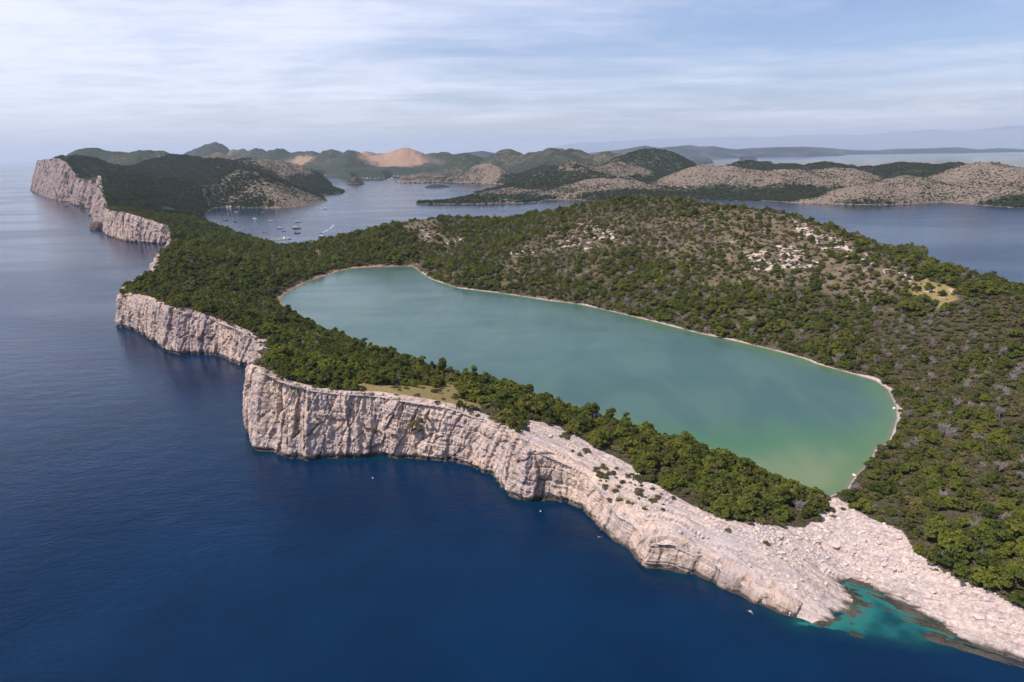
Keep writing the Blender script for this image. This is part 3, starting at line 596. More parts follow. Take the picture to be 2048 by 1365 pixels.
def build_water():
    nc = 620; r = np.concatenate([np.exp(np.linspace(math.log(100), math.log(520), 430))[:-1], np.exp(np.linspace(math.log(520), math.log(170000), 300))])
    A = np.radians(np.linspace(-62, 62, nc)); P = np.column_stack([(r[:,None]*np.sin(A)[None]).ravel(), (r[:,None]*np.cos(A)[None]).ravel()])
    near = P[:,1] < 700; dF = np.full(len(P), 1e3); dF[near] = seg_dist(P[near], FOOT[:len(bn)+len(bh1)+len(b2)])
    ds = np.full(len(P), 1e3); n2 = P[:,1] < 420; ds[n2] = seg_dist(P[n2], np.vstack([RSw[::-1], LAGw]))
    lagp = P2([(1594,1248),(1660,1257),(1720,1272),(1780,1282),(1850,1285),(1900,1281),(1915,1272)])
    lag_poly = np.vstack([lagp, LAGw]); dg = np.full(len(P), 1e3); dg[n2] = seg_dist(P[n2], lag_poly, True); ig = inside(P, lag_poly)
    x, y = P[:,0], P[:,1]
    sh = 0.20*np.exp(-np.maximum(dF-1,0)/5)*np.clip(0.6+0.9*fbm(x/22,y/22,90,3),0,1.5)+0.28*np.exp(-ds/5)
    sg = np.where(ig, dg, -dg)
    lg = sstep(sg+2.0*fbm(x/9,y/9,91,3), -9, 5)*(0.44+0.30*fbm(x/9,y/9,92,4))+0.32*sstep(ds, 9, 1)*ig
    sh = np.clip(np.maximum(sh, lg), 0, 1)
    inl = inside(P, LAND); dl = np.full(len(P), 0.0); m = inl & (P[:,1] < 10000)
    dl[m] = np.minimum(seg_dist(P[m], LAND, True), 1e9); bayin = inside(P, BAYw); db = np.full(len(P), 1e3); db[m] = seg_dist(P[m], BAYw, True)
    dry = inl & (dl > 30) & ~bayin & (db > 40)
    nr = len(r); dq = dry.reshape(nr,nc); keep = ~(dq[:-1,:-1] & dq[1:,1:] & dq[1:,:-1] & dq[:-1,1:])
    pxk = P[:,1] > 3900; 
    V, Q, At = compact(np.column_stack([P, np.zeros(len(P))]), grid_faces(nr, nc, keep), dict(shallow=sh))
    o = mesh_np('sea', V, Q, mat_sea(), At); tag(o, 'dark blue sea and the bay it opens into', kind='structure')
    # the lake: its own sheet a little above sea level
    lo, hi = LAKEw[:,:2].min(0)-6, LAKEw[:,:2].max(0)+6; nx, ny = 260, 330
    gx, gy = np.meshgrid(np.linspace(lo[0],hi[0],nx), np.linspace(lo[1],hi[1],ny)); P = np.column_stack([gx.ravel(), gy.ravel()])
    d = seg_dist(P, LAKEw, True); il = inside(P, LAKEw); s = np.where(il,d,-d); x, y = P[:,0], P[:,1]
    east = np.column_stack(to_px(np.column_stack([P, np.zeros(len(P))])))
    south = np.clip(1-(y-275)/150-np.abs(fbm(x/60,y/60,95,3))*0.1, 0, 1)
    rightbank = sstep(x, -60, 120)
    shal = np.exp(-np.maximum(s,0)/ (3+15*rightbank*np.clip(0.5+0.8*fbm(x/50,y/50,96,2),0.2,1.3)))
    kk = (s > -5).reshape(ny,nx); keep = kk[:-1,:-1] | kk[1:,1:]
    V, Q, At = compact(np.column_stack([P, np.full(len(P), 0.05)]), grid_faces(ny, nx, keep), dict(shallow=shal, sand=south))
    o = mesh_np('lake', V, Q, mat_lake(), At); tag(o, 'green salt lake behind the sea cliff', kind='structure')
build_water()

# ------------------------------------------------------------------ haze
def build_haze():
    x, y0, y1, z0_, z1 = 190000, -3000, 182000, -16.0, 1650.0
    V = [(-x,y0,z0_),(x,y0,z0_),(x,y1,z0_),(-x,y1,z0_),(-x,y0,z1),(x,y0,z1),(x,y1,z1),(-x,y1,z1)]
    Q = [(0,3,2,1),(4,5,6,7),(0,1,5,4),(1,2,6,5),(2,3,7,6),(3,0,4,7)]
    m = bpy.data.materials.new('haze'); m.use_nodes = True; N = NT(m.node_tree)
    v = N.n('ShaderNodeVolumePrincipled'); v.inputs['Color'].default_value = (0.77,0.87,1.0,1); v.inputs['Density'].default_value = HAZE; v.inputs['Anisotropy'].default_value = 0.1
    out = N.n('ShaderNodeOutputMaterial'); N.t.links.new(v.outputs[0], out.inputs['Volume'])
    o = mesh_np('haze', np.array(V,float), Q, m, smooth=False); tag(o, 'thin blue summer haze', kind='stuff')
HAZE = 2.5e-5
build_haze()
# ------------------------------------------------------------------ plants: leaf-clump crowns, trunks, bare dead trees
def mat_leaf(name, dark, mid, light, transl=0.25):
    m, N = new_mat(name); P = N.n('ShaderNodeNewGeometry').outputs['Position']
    rnd = N.n('ShaderNodeObjectInfo').outputs['Random']
    n = N.noise(P, 0.55, 3, 0.6); big = N.noise(P, 0.018, 3, 0.55)
    c = N.mix(N.ramp(N.math('ADD', N.math('MULTIPLY', rnd, 0.75), N.math('MULTIPLY', big, 0.5)), 0.20, 0.95), mid, light)
    c = N.mix(N.ramp(N.math('FRACT', N.math('MULTIPLY', rnd, 7.31)), 0.45, 0.95, 0, 0.9), c, dark)
    c = N.mix(N.ramp(N.math('FRACT', N.math('MULTIPLY', rnd, 23.7)), 0.70, 1.0, 0, 0.45), c, (0.135,0.105,0.045))
    c = N.mix(N.ramp(n, 0.35, 0.7, 0, 0.45), c, light)
    d = N.n('ShaderNodeBsdfDiffuse', i_Color=c); t = N.n('ShaderNodeBsdfTranslucent', i_Color=c)
    mx = N.n('ShaderNodeMixShader', i_0=transl); N.t.links.new(d.outputs[0], mx.inputs[1]); N.t.links.new(t.outputs[0], mx.inputs[2])
    N.n('ShaderNodeOutputMaterial', i_0=mx.outputs[0]); return m
M_PINE = mat_leaf('pine_needles', (0.045,0.062,0.022), (0.080,0.104,0.026), (0.160,0.172,0.032), 0.3)
M_SHRUB = mat_leaf('evergreen_shrub_leaves', (0.055,0.060,0.030), (0.090,0.090,0.040), (0.150,0.125,0.055), 0.2)
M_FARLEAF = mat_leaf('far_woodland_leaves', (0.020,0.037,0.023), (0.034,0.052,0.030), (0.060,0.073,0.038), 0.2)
def mat_plain(name, c0, c1, scale, rough=0.85, spec=0.15):
    m, N = new_mat(name); P = N.n('ShaderNodeTexCoord').outputs['Object']
    n = N.noise(P, scale, 4, 0.6); principled(N, N.mix(N.ramp(n, 0.35, 0.65), c0, c1), rough, n, spec, 0.3, 0.1); return m
M_BARK = mat_plain('pine_bark', (0.13,0.095,0.075), (0.25,0.19,0.15), 2.0)
M_DEAD = mat_plain('grey_dead_wood', (0.20,0.165,0.155), (0.33,0.28,0.27), 1.5)
def card_cloud(r, centers, radii, per, size, up=0.35, squash=0.8):
    V = []; 
    for c, rad in zip(centers, radii):
        n = int(per*(rad/np.mean(radii))**2)
        d = r.normal(size=(n,3)); d /= np.linalg.norm(d,axis=1)[:,None]; d[:,2] = np.where(d[:,2] < -0.25, -d[:,2]*0.6, d[:,2])
        pos = c+d*rad*np.array([1,1,squash])*(0.72+0.33*r.random((n,1)))
        nr = d+r.normal(size=(n,3))*0.55+np.array([0,0,up]); nr /= np.linalg.norm(nr,axis=1)[:,None]
        a = np.cross(nr, r.normal(size=(n,3))); a /= np.linalg.norm(a,axis=1)[:,None]; b = np.cross(nr, a)
        s = size*(0.6+0.8*r.random((n,1)))
        q = np.stack([pos+a*s*.5+b*s*.12, pos+b*s*.55-a*s*.1+nr*s*.1, pos-a*s*.5-b*s*.15, pos-b*s*.5+a*s*.15+nr*s*.12], 1)
        V.append(q.reshape(-1,3))
    V = np.vstack(V); return V, np.arange(len(V)).reshape(-1,4)
def tube(pts, rad, k=6):
    pts = np.array(pts,float); V = []; n = len(pts)
    tg = np.gradient(pts, axis=0)
    for p, t, r in zip(pts, tg, rad):
        t = t/np.linalg.norm(t); a = np.cross(t, [0.31,0.95,0.1]); a /= np.linalg.norm(a); b = np.cross(t, a)
        an = np.linspace(0, 2*math.pi, k, endpoint=False); V.append(p+r*(np.cos(an)[:,None]*a+np.sin(an)[:,None]*b))
    V = np.vstack(V); Q = []
    for i in range(n-1):
        for j in range(k): Q.append((i*k+j, i*k+(j+1)%k, (i+1)*k+(j+1)%k, (i+1)*k+j))
    Q.append((0,1,2,3)) if False else None
    return V, np.array(Q)
def merge(parts):
    V = []; Q = []; o = 0
    for v, q in parts: V.append(v); Q.append(q+o); o += len(v)
    return np.vstack(V), np.vstack(Q)
def pine_parts(seed, Rc, Ht, lobes, per, size, trunk_h=0.35, tiers=False, lean=0.0):
    r = np.random.default_rng(seed); cs = []; rs = []
    for i in range(lobes):
        a = r.random()*6.283; q = math.sqrt((i+0.5)/lobes)
        zr = (1-q**1.7*0.62)*Ht*(0.80+0.2*r.random())
        if tiers: q *= 0.75*(0.5+abs(math.sin(i*1.7))); zr = Ht*(0.42+0.55*r.random()); q *= (1.25-zr/Ht)*1.3
        c = np.array([math.cos(a)*q*Rc*0.85+lean*zr, math.sin(a)*q*Rc*0.85, max(zr-0.9, Ht*trunk_h)])
        c = c+r.normal(size=3)*np.array([0.3,0.3,0.45])*(0 if tiers else 1); cs.append(c); rs.append(Rc*(0.17+0.22*r.random())*(1.25 if tiers else 1))
    crown = card_cloud(r, cs, rs, per, size)
    top = np.array([lean*Ht*0.8+r.normal()*0.3, r.normal()*0.3, Ht*0.8])
    parts = [tube([(0,0,-0.6),(lean*Ht*0.2,r.normal()*0.1,Ht*0.25),(lean*Ht*0.5,r.normal()*0.2,Ht*0.55),tuple(top)], [0.032*Ht,0.026*Ht,0.018*Ht,0.006*Ht], 7)]
    for c in cs[:: max(1,lobes//9)]:
        s = np.array([lean*c[2]*0.6, 0, max(Ht*0.2, c[2]*0.6)]); mdl = (s+c)/2+np.array([0,0,-0.25]); parts.append(tube([s, mdl, c], [0.010*Ht,0.007*Ht,0.003*Ht], 4))
    return crown, merge(parts)
def shrub_parts(seed, Rc, Ht, lobes, per, size):
    r = np.random.default_rng(seed); cs = []; rs = []
    for i in range(lobes):
        a = r.random()*6.283; q = math.sqrt(i/lobes); cs.append(np.array([math.cos(a)*q*Rc*0.7, math.sin(a)*q*Rc*0.7, Ht*0.45*(1-q*0.5)+0.1])); rs.append(Rc*(0.35+0.15*r.random()))
    return card_cloud(r, cs, rs, per, size, 0.45, Ht/Rc*0.6)
def dead_parts(seed, Ht, Rc):
    r = np.random.default_rng(seed); parts = [tube([(0,0,-0.5),(0.1,0.1,Ht*0.3),(r.normal()*0.3,r.normal()*0.3,Ht*0.7)], [0.16,0.12,0.05], 5)]
    for i in range(16):
        a = r.random()*6.283; z0_ = Ht*(0.15+0.5*r.random()); e = np.array([math.cos(a)*Rc*(0.5+0.5*r.random()), math.sin(a)*Rc*(0.5+0.5*r.random()), z0_+Ht*(0.1+0.35*r.random())]); s = np.array([0,0,z0_]); md = (s+e)/2+r.normal(size=3)*0.25
        parts.append(tube([s,md,e], [0.085,0.06,0.03], 3))
        for k in range(9):
            t = 0.3+0.7*r.random(); b = s*(1-t)+e*t; q = b+r.normal(size=3)*np.array([0.8,0.8,0.55])+np.array([0,0,0.4]); parts.append(tube([b,(b+q)/2+r.normal(size=3)*.08,q], [0.05,0.045,0.03], 3))
    return merge(parts)
def mesh_only(name, VQ, mat, smooth=False):
    o = mesh_np(name, VQ[0], VQ[1], mat, smooth=smooth); me = o.data; bpy.data.objects.remove(o); return me
PINES = [pine_parts(100+i, 4.6+0.25*(i%3), 7.2+0.5*(i%4), 20+2*(i%3), 62, 0.78) for i in range(6)]
TALL = [pine_parts(140+i, 3.5, 11.0, 15, 70, 0.7, 0.4, True, (0.0,0.06,-0.05)[i]) for i in range(3)]
PINE_ME = [(mesh_only('crown', c, M_PINE), mesh_only('trunk', t, M_BARK, True)) for c, t in PINES]
TALL_ME = [(mesh_only('crown', c, M_PINE), mesh_only('trunk', t, M_BARK, True)) for c, t in TALL]
SHRUB_ME = [mesh_only('evergreen_shrub', shrub_parts(200+i, 2.0, 1.9+0.15*i, 7, 55, 0.52), M_SHRUB) for i in range(4)]
DEAD_ME = [mesh_only('dead_tree', dead_parts(300+i, 5.0+0.4*i, 2.8), M_DEAD) for i in range(4)]
FAR_ME = [mesh_only('crown', shrub_parts(400+i, 4.6, 6.0, 8, 16, 2.0), M_FARLEAF) for i in range(3)]

def scatter_stuff(name, label, P, scale, rot, variant, sources):
    """one object: leaf or rock copies set on points (sources are visible objects of the scene)"""
    me = bpy.data.meshes.new(name); me.vertices.add(len(P)); me.vertices.foreach_set('co', np.asarray(P,np.float32).ravel())
    for an, av in (('size',scale),('turn',rot)): me.attributes.new(an,'FLOAT','POINT').data.foreach_set('value', np.asarray(av,np.float32))
    me.attributes.new('variant','INT','POINT').data.foreach_set('value', np.asarray(variant,np.int32))
    o = bpy.data.objects.new(name, me); COL.objects.link(o)
    g = bpy.data.node_groups.new(name, 'GeometryNodeTree'); g.interface.new_socket('Geometry', in_out='INPUT', socket_type='NodeSocketGeometry'); g.interface.new_socket('Geometry', in_out='OUTPUT', socket_type='NodeSocketGeometry')
    nd = g.nodes; lk = g.links; gi = nd.new('NodeGroupInput'); go = nd.new('NodeGroupOutput'); join = nd.new('GeometryNodeJoinGeometry')
    def named(n, t='FLOAT'):
        a = nd.new('GeometryNodeInputNamedAttribute'); a.data_type = t; a.inputs['Name'].default_value = n; return a.outputs[0]
    var, size, turn = named('variant','INT'), named('size'), named('turn')
    cx = nd.new('ShaderNodeCombineXYZ'); lk.new(turn, cx.inputs[2])
    for k, src in enumerate(sources):
        cmp = nd.new('FunctionNodeCompare'); cmp.data_type = 'INT'; cmp.operation = 'EQUAL'; lk.new(var, cmp.inputs[2]); cmp.inputs[3].default_value = k
        for s in (src if isinstance(src,(list,tuple)) else [src]):
            oi = nd.new('GeometryNodeObjectInfo'); oi.inputs['Object'].default_value = s; oi.transform_space = 'ORIGINAL'; oi.inputs['As Instance'].default_value = True
            ip = nd.new('GeometryNodeInstanceOnPoints'); lk.new(gi.outputs[0], ip.inputs['Points']); lk.new(cmp.outputs[0], ip.inputs['Selection']); lk.new(oi.outputs['Geometry'], ip.inputs['Instance'])
            lk.new(cx.outputs[0], ip.inputs['Rotation']); lk.new(size, ip.inputs['Scale']); lk.new(ip.outputs[0], join.inputs[0])
    lk.new(join.outputs[0], go.inputs[0])
    md = o.modifiers.new('scatter','NODES'); md.node_group = g
    tag(o, label, kind='stuff'); return o

# where everything grows
def candidates(x0, x1, y0, y1, step, seed):
    r = np.random.default_rng(seed); gx, gy = np.meshgrid(np.arange(x0,x1,step), np.arange(y0,y1,step))
    return np.column_stack([gx.ravel(), gy.ravel()])+r.uniform(-0.48,0.48,(gx.size,2))*step, r
def place(step, seed):
    P, r = candidates(-1000, 800, 165, 1500, step, seed)
    ang = np.degrees(np.arctan2(P[:,0], P[:,1])); ok = inside(P, LAND) & (ang > -42) & (ang < 47); P = P[ok]
    f = fields(P); m = (f['sl'] > 2.0) & (f['sb'] > 2.5) & (f['iL']) & (f['dr'] > 1.0) & (f['ds'] > 6)
    P = P[m]; f = {k: v[m] for k, v in f.items()}; return P, f, r
# pines
P, f, r = place(4.5, 501); tree, hill, knoll, meadow, field, sand = cover(f, P[:,1])
dist = np.hypot(P[:,0], P[:,1]); px, py = f['px'], f['py']
olive = soft_px(f, [(1780,640),(1880,600),(2060,600),(2300,640),(2300,760),(2060,700),(1950,700),(1880,760),(1800,800),(1740,700)], 30)
maquis = soft_px(f, [(1850,780),(2060,720),(2400,740),(2400,1200),(2060,1000),(1900,960)], 30)
deadz = np.clip(0.032+0.07*maquis+0.05*(px > 1000)*(py < 760)*(px < 1850)+0.03*(px < 640)*(py > 500)*(py < 700), 0, 1)
u = r.random(len(P)); gapn = fbm(P[:,0]/16, P[:,1]/16, 503, 3)
keep = (u < tree*0.92) & (f['dr'] > 3.5) & (f['sl'] > 2.5+6*(px < 860)*(py < 640)) & (gapn > -0.52)
ptch = soft_px(f, SHRUBPATCH, 4); 
isdead = r.random(len(P)) < deadz
bushy = r.random(len(P)) < np.clip(0.22+0.70*olive+0.45*maquis+0.5*fbm(P[:,0]/40,P[:,1]/40,505,2)+0.25*hill, 0.05, 0.95)
XYZ = np.column_stack([P, f['h']-0.15])
psel = keep & ~isdead & ~bushy; dsel = keep & isdead; bsel = keep & bushy & ~isdead
sz = np.clip(r.lognormal(-0.42, 0.36, len(P)), 0.26, 1.3)*np.clip(0.95+0.4*fbm(P[:,0]/50,P[:,1]/50,507,2), 0.65, 1.35)
sz *= np.where(hill > 0.4, 0.86, 1.0)*np.where((px > 830) & (py < 740) & (f['sL'] > 60) & (P[:,1] < 1300) & (px < 1800), 0.82, 1.0)
sz = np.where(f['dr'] < 9, sz*0.6, sz)*(1-0.22*((px > 1700)*(py > 640)))
PT = dict(p=XYZ[psel], s=sz[psel], d=dist[psel], px=px[psel], py=py[psel], hill=hill[psel], lake=f['sl'][psel])
DT = dict(p=XYZ[dsel], s=(0.6+0.6*r.random(dsel.sum())), d=dist[dsel], px=px[dsel], py=py[dsel])
B1 = dict(p=XYZ[bsel], s=np.clip(r.normal(1.25,0.3,bsel.sum()),0.6,2.0)*np.where(hill[bsel] > 0.4, 0.7, 1), px=px[bsel], py=py[bsel], d=dist[bsel])
# low shrubs between the trees and on the bare hill
P, f, r = place(3.6, 601); tree, hill, knoll, meadow, field, sand = cover(f, P[:,1]); px, py = f['px'], f['py']; dist = np.hypot(P[:,0],P[:,1])
n = fbm(P[:,0]/20, P[:,1]/20, 603, 3); u = r.random(len(P)); patch = soft_px(f, SHRUBPATCH, 5)
spot = np.zeros(len(P))
for (sx, sy, rr) in [(1132,868,14),(1178,902,9),(1235,930,12),(1262,955,9),(1135,892,5),(1146,900,6),(1160,912,6),(1205,925,6),(1660,1028,12),(1688,1020,12),(1455,1060,5),(1763,1075,7),(1772,1060,5),(1530,1088,4),(1870,1140,6),(1300,985,10),(1320,1000,10),(1650,1010,10),(1345,1000,8),(1640,1022,8),(1400,1020,4),(1790,1075,4),(1980,1190,6),(2010,1215,5)]:
    spot = np.maximum(spot, ((px-sx)**2+((py-sy)*1.6)**2 < rr*rr)*1.0)
dens = np.clip(0.62*hill+0.80*(1-hill)*tree+0.5*knoll+0.16*field+0.10*meadow, 0, 1)*np.clip(0.75+0.8*n, 0.15, 1.4)
dens = np.where(f['rock'], np.maximum(patch*0.85*(n > -0.25), spot*0.9), dens)
rime = (f['dr'] < 8)*(f['dr'] > 1.6)*(P[:,1] < 1400)*(f['rock'] == 0); dens = np.maximum(dens, rime*0.42*(n > -0.1)*(1-0.6*((px > 690)*(px < 960))))
low = (u < dens) & (f['sl'] > 2.2)
B2 = dict(p=np.column_stack([P, f['h']-0.1])[low], s=np.clip(r.lognormal(-0.55,0.38,low.sum()),0.22,1.25)*(1+0.4*hill[low])*np.where(spot[low] > 0, 1.15, 1.0), px=px[low], py=py[low], d=dist[low])
BT = {k: np.concatenate([B1[k], B2[k]]) for k in B1}
def on_path(px, py):
    m = np.zeros(len(px), bool)
    for pl in PATHS: m |= inside(np.column_stack([px,py]), np.array(pl,float))
    return m
def in_view(T): return (T['px'] > 4) & (T['px'] < 2044) & (T['py'] > 4) & (T['py'] < 1361)
def biggest(T, n, extra=None):
    sc_ = T['s']/T['d']*in_view(T)
    if extra is not None: sc_ = sc_*extra
    o = np.argsort(-sc_)[:n]; m = np.zeros(len(sc_), bool); m[o] = True; m &= in_view(T); return m
def where_label(px, py):
    if px > 1700 and py > 1000: return 'beside the pale boulder field on the right'
    if px > 1690: return 'on the wooded slope right of the lake'
    if py > 900: return 'just above the bare rock between sea and lake'
    if px > 960: return 'on the wooded strip between sea cliff and lake'
    if px > 480 and py > 640: return 'behind the rim of the tall near cliff'
    return 'in the wood on the left headland'
def empty(name, loc, rz, s):
    o = bpy.data.objects.new(name, None); o.empty_display_size = 0.5; COL.objects.link(o); o.location = loc; o.rotation_euler = (0,0,rz); o.scale = (s,s,s); return o
def child(name, me, parent):
    o = bpy.data.objects.new(name, me); COL.objects.link(o); o.parent = parent; return o
r = np.random.default_rng(909)
pv = r.integers(0, 6, len(PT['p'])); pr = r.random(len(pv))*6.283
ind = biggest(PT, 266); src = {}
slim = in_view(PT) & (PT['px'] > 700) & (PT['px'] < 1480) & (PT['py'] > 690) & (PT['py'] < 985) & (PT['lake'] < 20) & ~ind
slim[np.where(slim)[0][28:] if False else np.where(slim)[0][r.permutation(slim.sum())[28:]]] = False
for n_, i in enumerate(np.where(slim)[0]):
    k = n_ % 3; o = empty('pine_tree', PT['p'][i], pr[i], 0.62+0.3*r.random()); child('crown', TALL_ME[k][0], o); child('trunk', TALL_ME[k][1], o)
    tag(o, ('slim tall pine','layered tall pine','leaning slender pine')[k]+' standing above the strip wood at the lake edge', 'pine tree', 'slender pines along the lake edge of the strip')
kinds = ('broad rounded green pine','dense bushy green pine','loose spreading green pine','dark domed green pine','bright lumpy green pine','low wide green pine')
for i in np.where(ind)[0]:
    o = empty('pine_tree', PT['p'][i], pr[i], PT['s'][i]); k = pv[i]
    c = child('crown', PINE_ME[k][0], o); t = child('trunk', PINE_ME[k][1], o); src.setdefault(k, (c, t))
    w = where_label(PT['px'][i], PT['py'][i]); tag(o, kinds[k]+' '+w, 'pine tree', 'pines '+w)
keys = sorted(src)
rest = ~ind & ~slim; remap = np.array([keys.index(k) if k in keys else 0 for k in range(6)])
scatter_stuff('pine_forest', 'pine wood covering the land round the lake', PT['p'][rest], PT['s'][rest], pr[rest], remap[pv[rest]], [list(src[k]) for k in keys])
for j, (bx, by, tx, ty, k, lab) in enumerate([(843,752,840,711,0,'tall slim pine rising from the wood, leftmost of the pines against the lake'),(885,756,883,714,2,'tall tufted pine standing over the meadow trees against the lake'),(933,760,929,735,1,'round topped pine against the lake left of a taller pine'),
        (948,764,949,729,0,'tall layered pine with bare trunk in the pair by the lake'),(971,767,969,741,1,'lone flat topped pine with bare trunk at the gap in the trees')]):
    z = 6.0
    for _ in range(6): p0 = at_z(np.array([bx]), np.array([by]), z)[0]; z = 0.5*z+0.5*fields(p0[None])['h'][0]
    p0[2] = z-0.1; top = at_y(tx, ty, p0[1]); o = empty('pine_tree', p0, j*1.3, (top[2]-z)/11.2); child('crown', TALL_ME[k][0], o); child('trunk', TALL_ME[k][1], o); tag(o, lab, 'pine tree', 'tall pines against the lake')
bv = r.integers(0, 4, len(BT['p'])); br = r.random(len(bv))*6.283; ind = biggest(BT, 284); src = {}
sk = ('round dark green shrub','low spreading olive shrub','dense olive green shrub','tall dull green shrub')
for i in np.where(ind)[0]:
    o = bpy.data.objects.new('evergreen_shrub', SHRUB_ME[bv[i]]); COL.objects.link(o); o.location = BT['p'][i]; o.rotation_euler = (0,0,br[i]); o.scale = (BT['s'][i],)*3; src.setdefault(bv[i], o)
    w = where_label(BT['px'][i], BT['py'][i]); tag(o, sk[bv[i]]+' '+w, 'shrub', 'shrubs '+w)
cx_ = cn[:len(cn),0]; 
for q_, (sx, sy, ss) in enumerate([(735,858,.8),(748,862,1.0),(760,866,.7),(786,874,1.1),(797,876,.7),(822,857,1.0),(832,850,1.3),(842,843,.9),(853,838,1.0),(812,846,.6),(826,862,.8),(842,864,.9),(635,838,.6),(556,845,.5),(700,858,.5)]):
    fy = np.interp(-sx, -cx_, bn[:,1]); ry = np.interp(-sx, -cn[:,2], rn[:,1]); p0 = at_y(sx, sy, fy+0.55*(ry-fy)); k = q_ % 4
    o = bpy.data.objects.new('evergreen_shrub', SHRUB_ME[k]); COL.objects.link(o); o.location = p0; o.rotation_euler = (0.5,0,q_); o.scale = (ss*1.15,ss*0.9,ss*0.8); tag(o, sk[k]+' clinging to a ledge of the tall near cliff', 'shrub', 'shrubs on the cliff ledges')
keys = sorted(src); rest = ~ind; remap = np.array([keys.index(k) if k in keys else 0 for k in range(4)])
scatter_stuff('shrub_cover', 'evergreen shrubs dotting the hill and the gaps in the wood', BT['p'][rest], BT['s'][rest], br[rest], remap[bv[rest]], [src[k] for k in keys])
dv = r.integers(0, 4, len(DT['p'])); dr_ = r.random(len(dv))*6.283; ind = biggest(DT, 200); src = {}
for i in np.where(ind)[0]:
    o = bpy.data.objects.new('dead_tree', DEAD_ME[dv[i]]); COL.objects.link(o); o.location = DT['p'][i]; o.rotation_euler = (0,0,dr_[i]); o.scale = (DT['s'][i],)*3; src.setdefault(dv[i], o)
    w = where_label(DT['px'][i], DT['py'][i]); tag(o, 'bare grey dead tree '+w, 'dead tree', 'dead trees '+w)
keys = sorted(src); rest = ~ind; remap = np.array([keys.index(k) if k in keys else 0 for k in range(4)])
scatter_stuff('dead_wood', 'bare grey dead trees scattered through the far wood', DT['p'][rest], DT['s'][rest], dr_[rest], remap[dv[rest]], [src[k] for k in keys])
# woods beyond the bay
def far_wood():
    P, r = candidates(-2200, 2600, 1480, 4000, 7.0, 701); ang = np.degrees(np.arctan2(P[:,0],P[:,1])); m = inside(P, LAND) & (np.abs(ang) < 41); P = P[m]
    f = fields(P); bare = f['bare']; veg = np.clip(0.92-bare*0.72, 0.05, 1); veg = np.where((f['px'] < 560) & (bare < 0.35), 0.95, veg)
    n = fbm(P[:,0]/60, P[:,1]/60, 703, 4); pr_ = np.clip(veg+0.9*n*(veg < 0.93), 0.05, 1)
    m = (r.random(len(P)) < pr_) & (f['sb'] > 4) & (f['dr'] > 9) & (f['h'] > 0.4) & ~on_path(f['px'], f['py'])
    P = P[m]; h = f['h'][m]; s = np.clip(r.normal(0.85,0.25,len(P)),0.35,1.5)*np.where(veg[m] < 0.5, 0.55, 1.0)
    objs = []
    for k in range(3):
        i = [np.argmin(np.hypot(P[:,0]+900, P[:,1]-1560)), np.argmin(np.hypot(P[:,0]+850, P[:,1]-1600)), np.argmin(np.hypot(P[:,0]+820, P[:,1]-1640))][k]
        o = bpy.data.objects.new('evergreen_tree', FAR_ME[k]); COL.objects.link(o); o.location = (*P[i], h[i]-0.3); o.scale = (s[i],)*3
        tag(o, 'dark evergreen tree in the wood above the third cliff', 'evergreen tree', 'trees above the third cliff'); objs.append(o)
    scatter_stuff('far_woods', 'dark evergreen woods on the land beyond', np.column_stack([P,h-0.3]), s, r.random(len(P))*6.28, r.integers(0,3,len(P)), objs)
    print('far trees', len(P))
far_wood()
print('pines', len(PT['p']), 'shrubs', len(BT['p']), 'dead', len(DT['p']))
# ------------------------------------------------------------------ tumbled boulders
def mat_boulder():
    m, N = new_mat('boulder_limestone'); P = N.n('ShaderNodeTexCoord').outputs['Object']; rnd = N.n('ShaderNodeObjectInfo').outputs['Random']
    n = N.noise(P, 2.2, 5, 0.65); c = N.mix(N.ramp(n, 0.3, 0.7), (0.42,0.335,0.30), (0.70,0.57,0.51)); c = N.mix(N.ramp(rnd, 0.55, 1.0, 0, 0.45), c, (0.44,0.345,0.31))
    principled(N, c, 0.9, n, 0.15, 0.5, 0.3); return m
M_BOULDER = mat_boulder()
def boulder_mesh(seed):
    r = np.random.default_rng(seed); bm = bmesh.new(); bmesh.ops.create_icosphere(bm, subdivisions=3, radius=1.0)
    V = np.array([v.co for v in bm.verts]); F_ = np.array([[v.index for v in f.verts] for f in bm.faces]); bm.free()
    for k in range(11):                                     # flat broken faces
        n = r.normal(size=3); n /= np.linalg.norm(n); d = 0.55+0.28*r.random(); e = V@n-d; V = V-np.outer(np.maximum(e,0), n)
    V = V*np.array([1.25+0.3*r.random(), 0.95, 0.62+0.15*r.random()])+0.03*r.normal(size=V.shape)
    o = mesh_np('boulder', V, F_, M_BOULDER, smooth=False); me = o.data; bpy.data.objects.remove(o); return me
BOULDER_ME = [boulder_mesh(800+i) for i in range(6)]
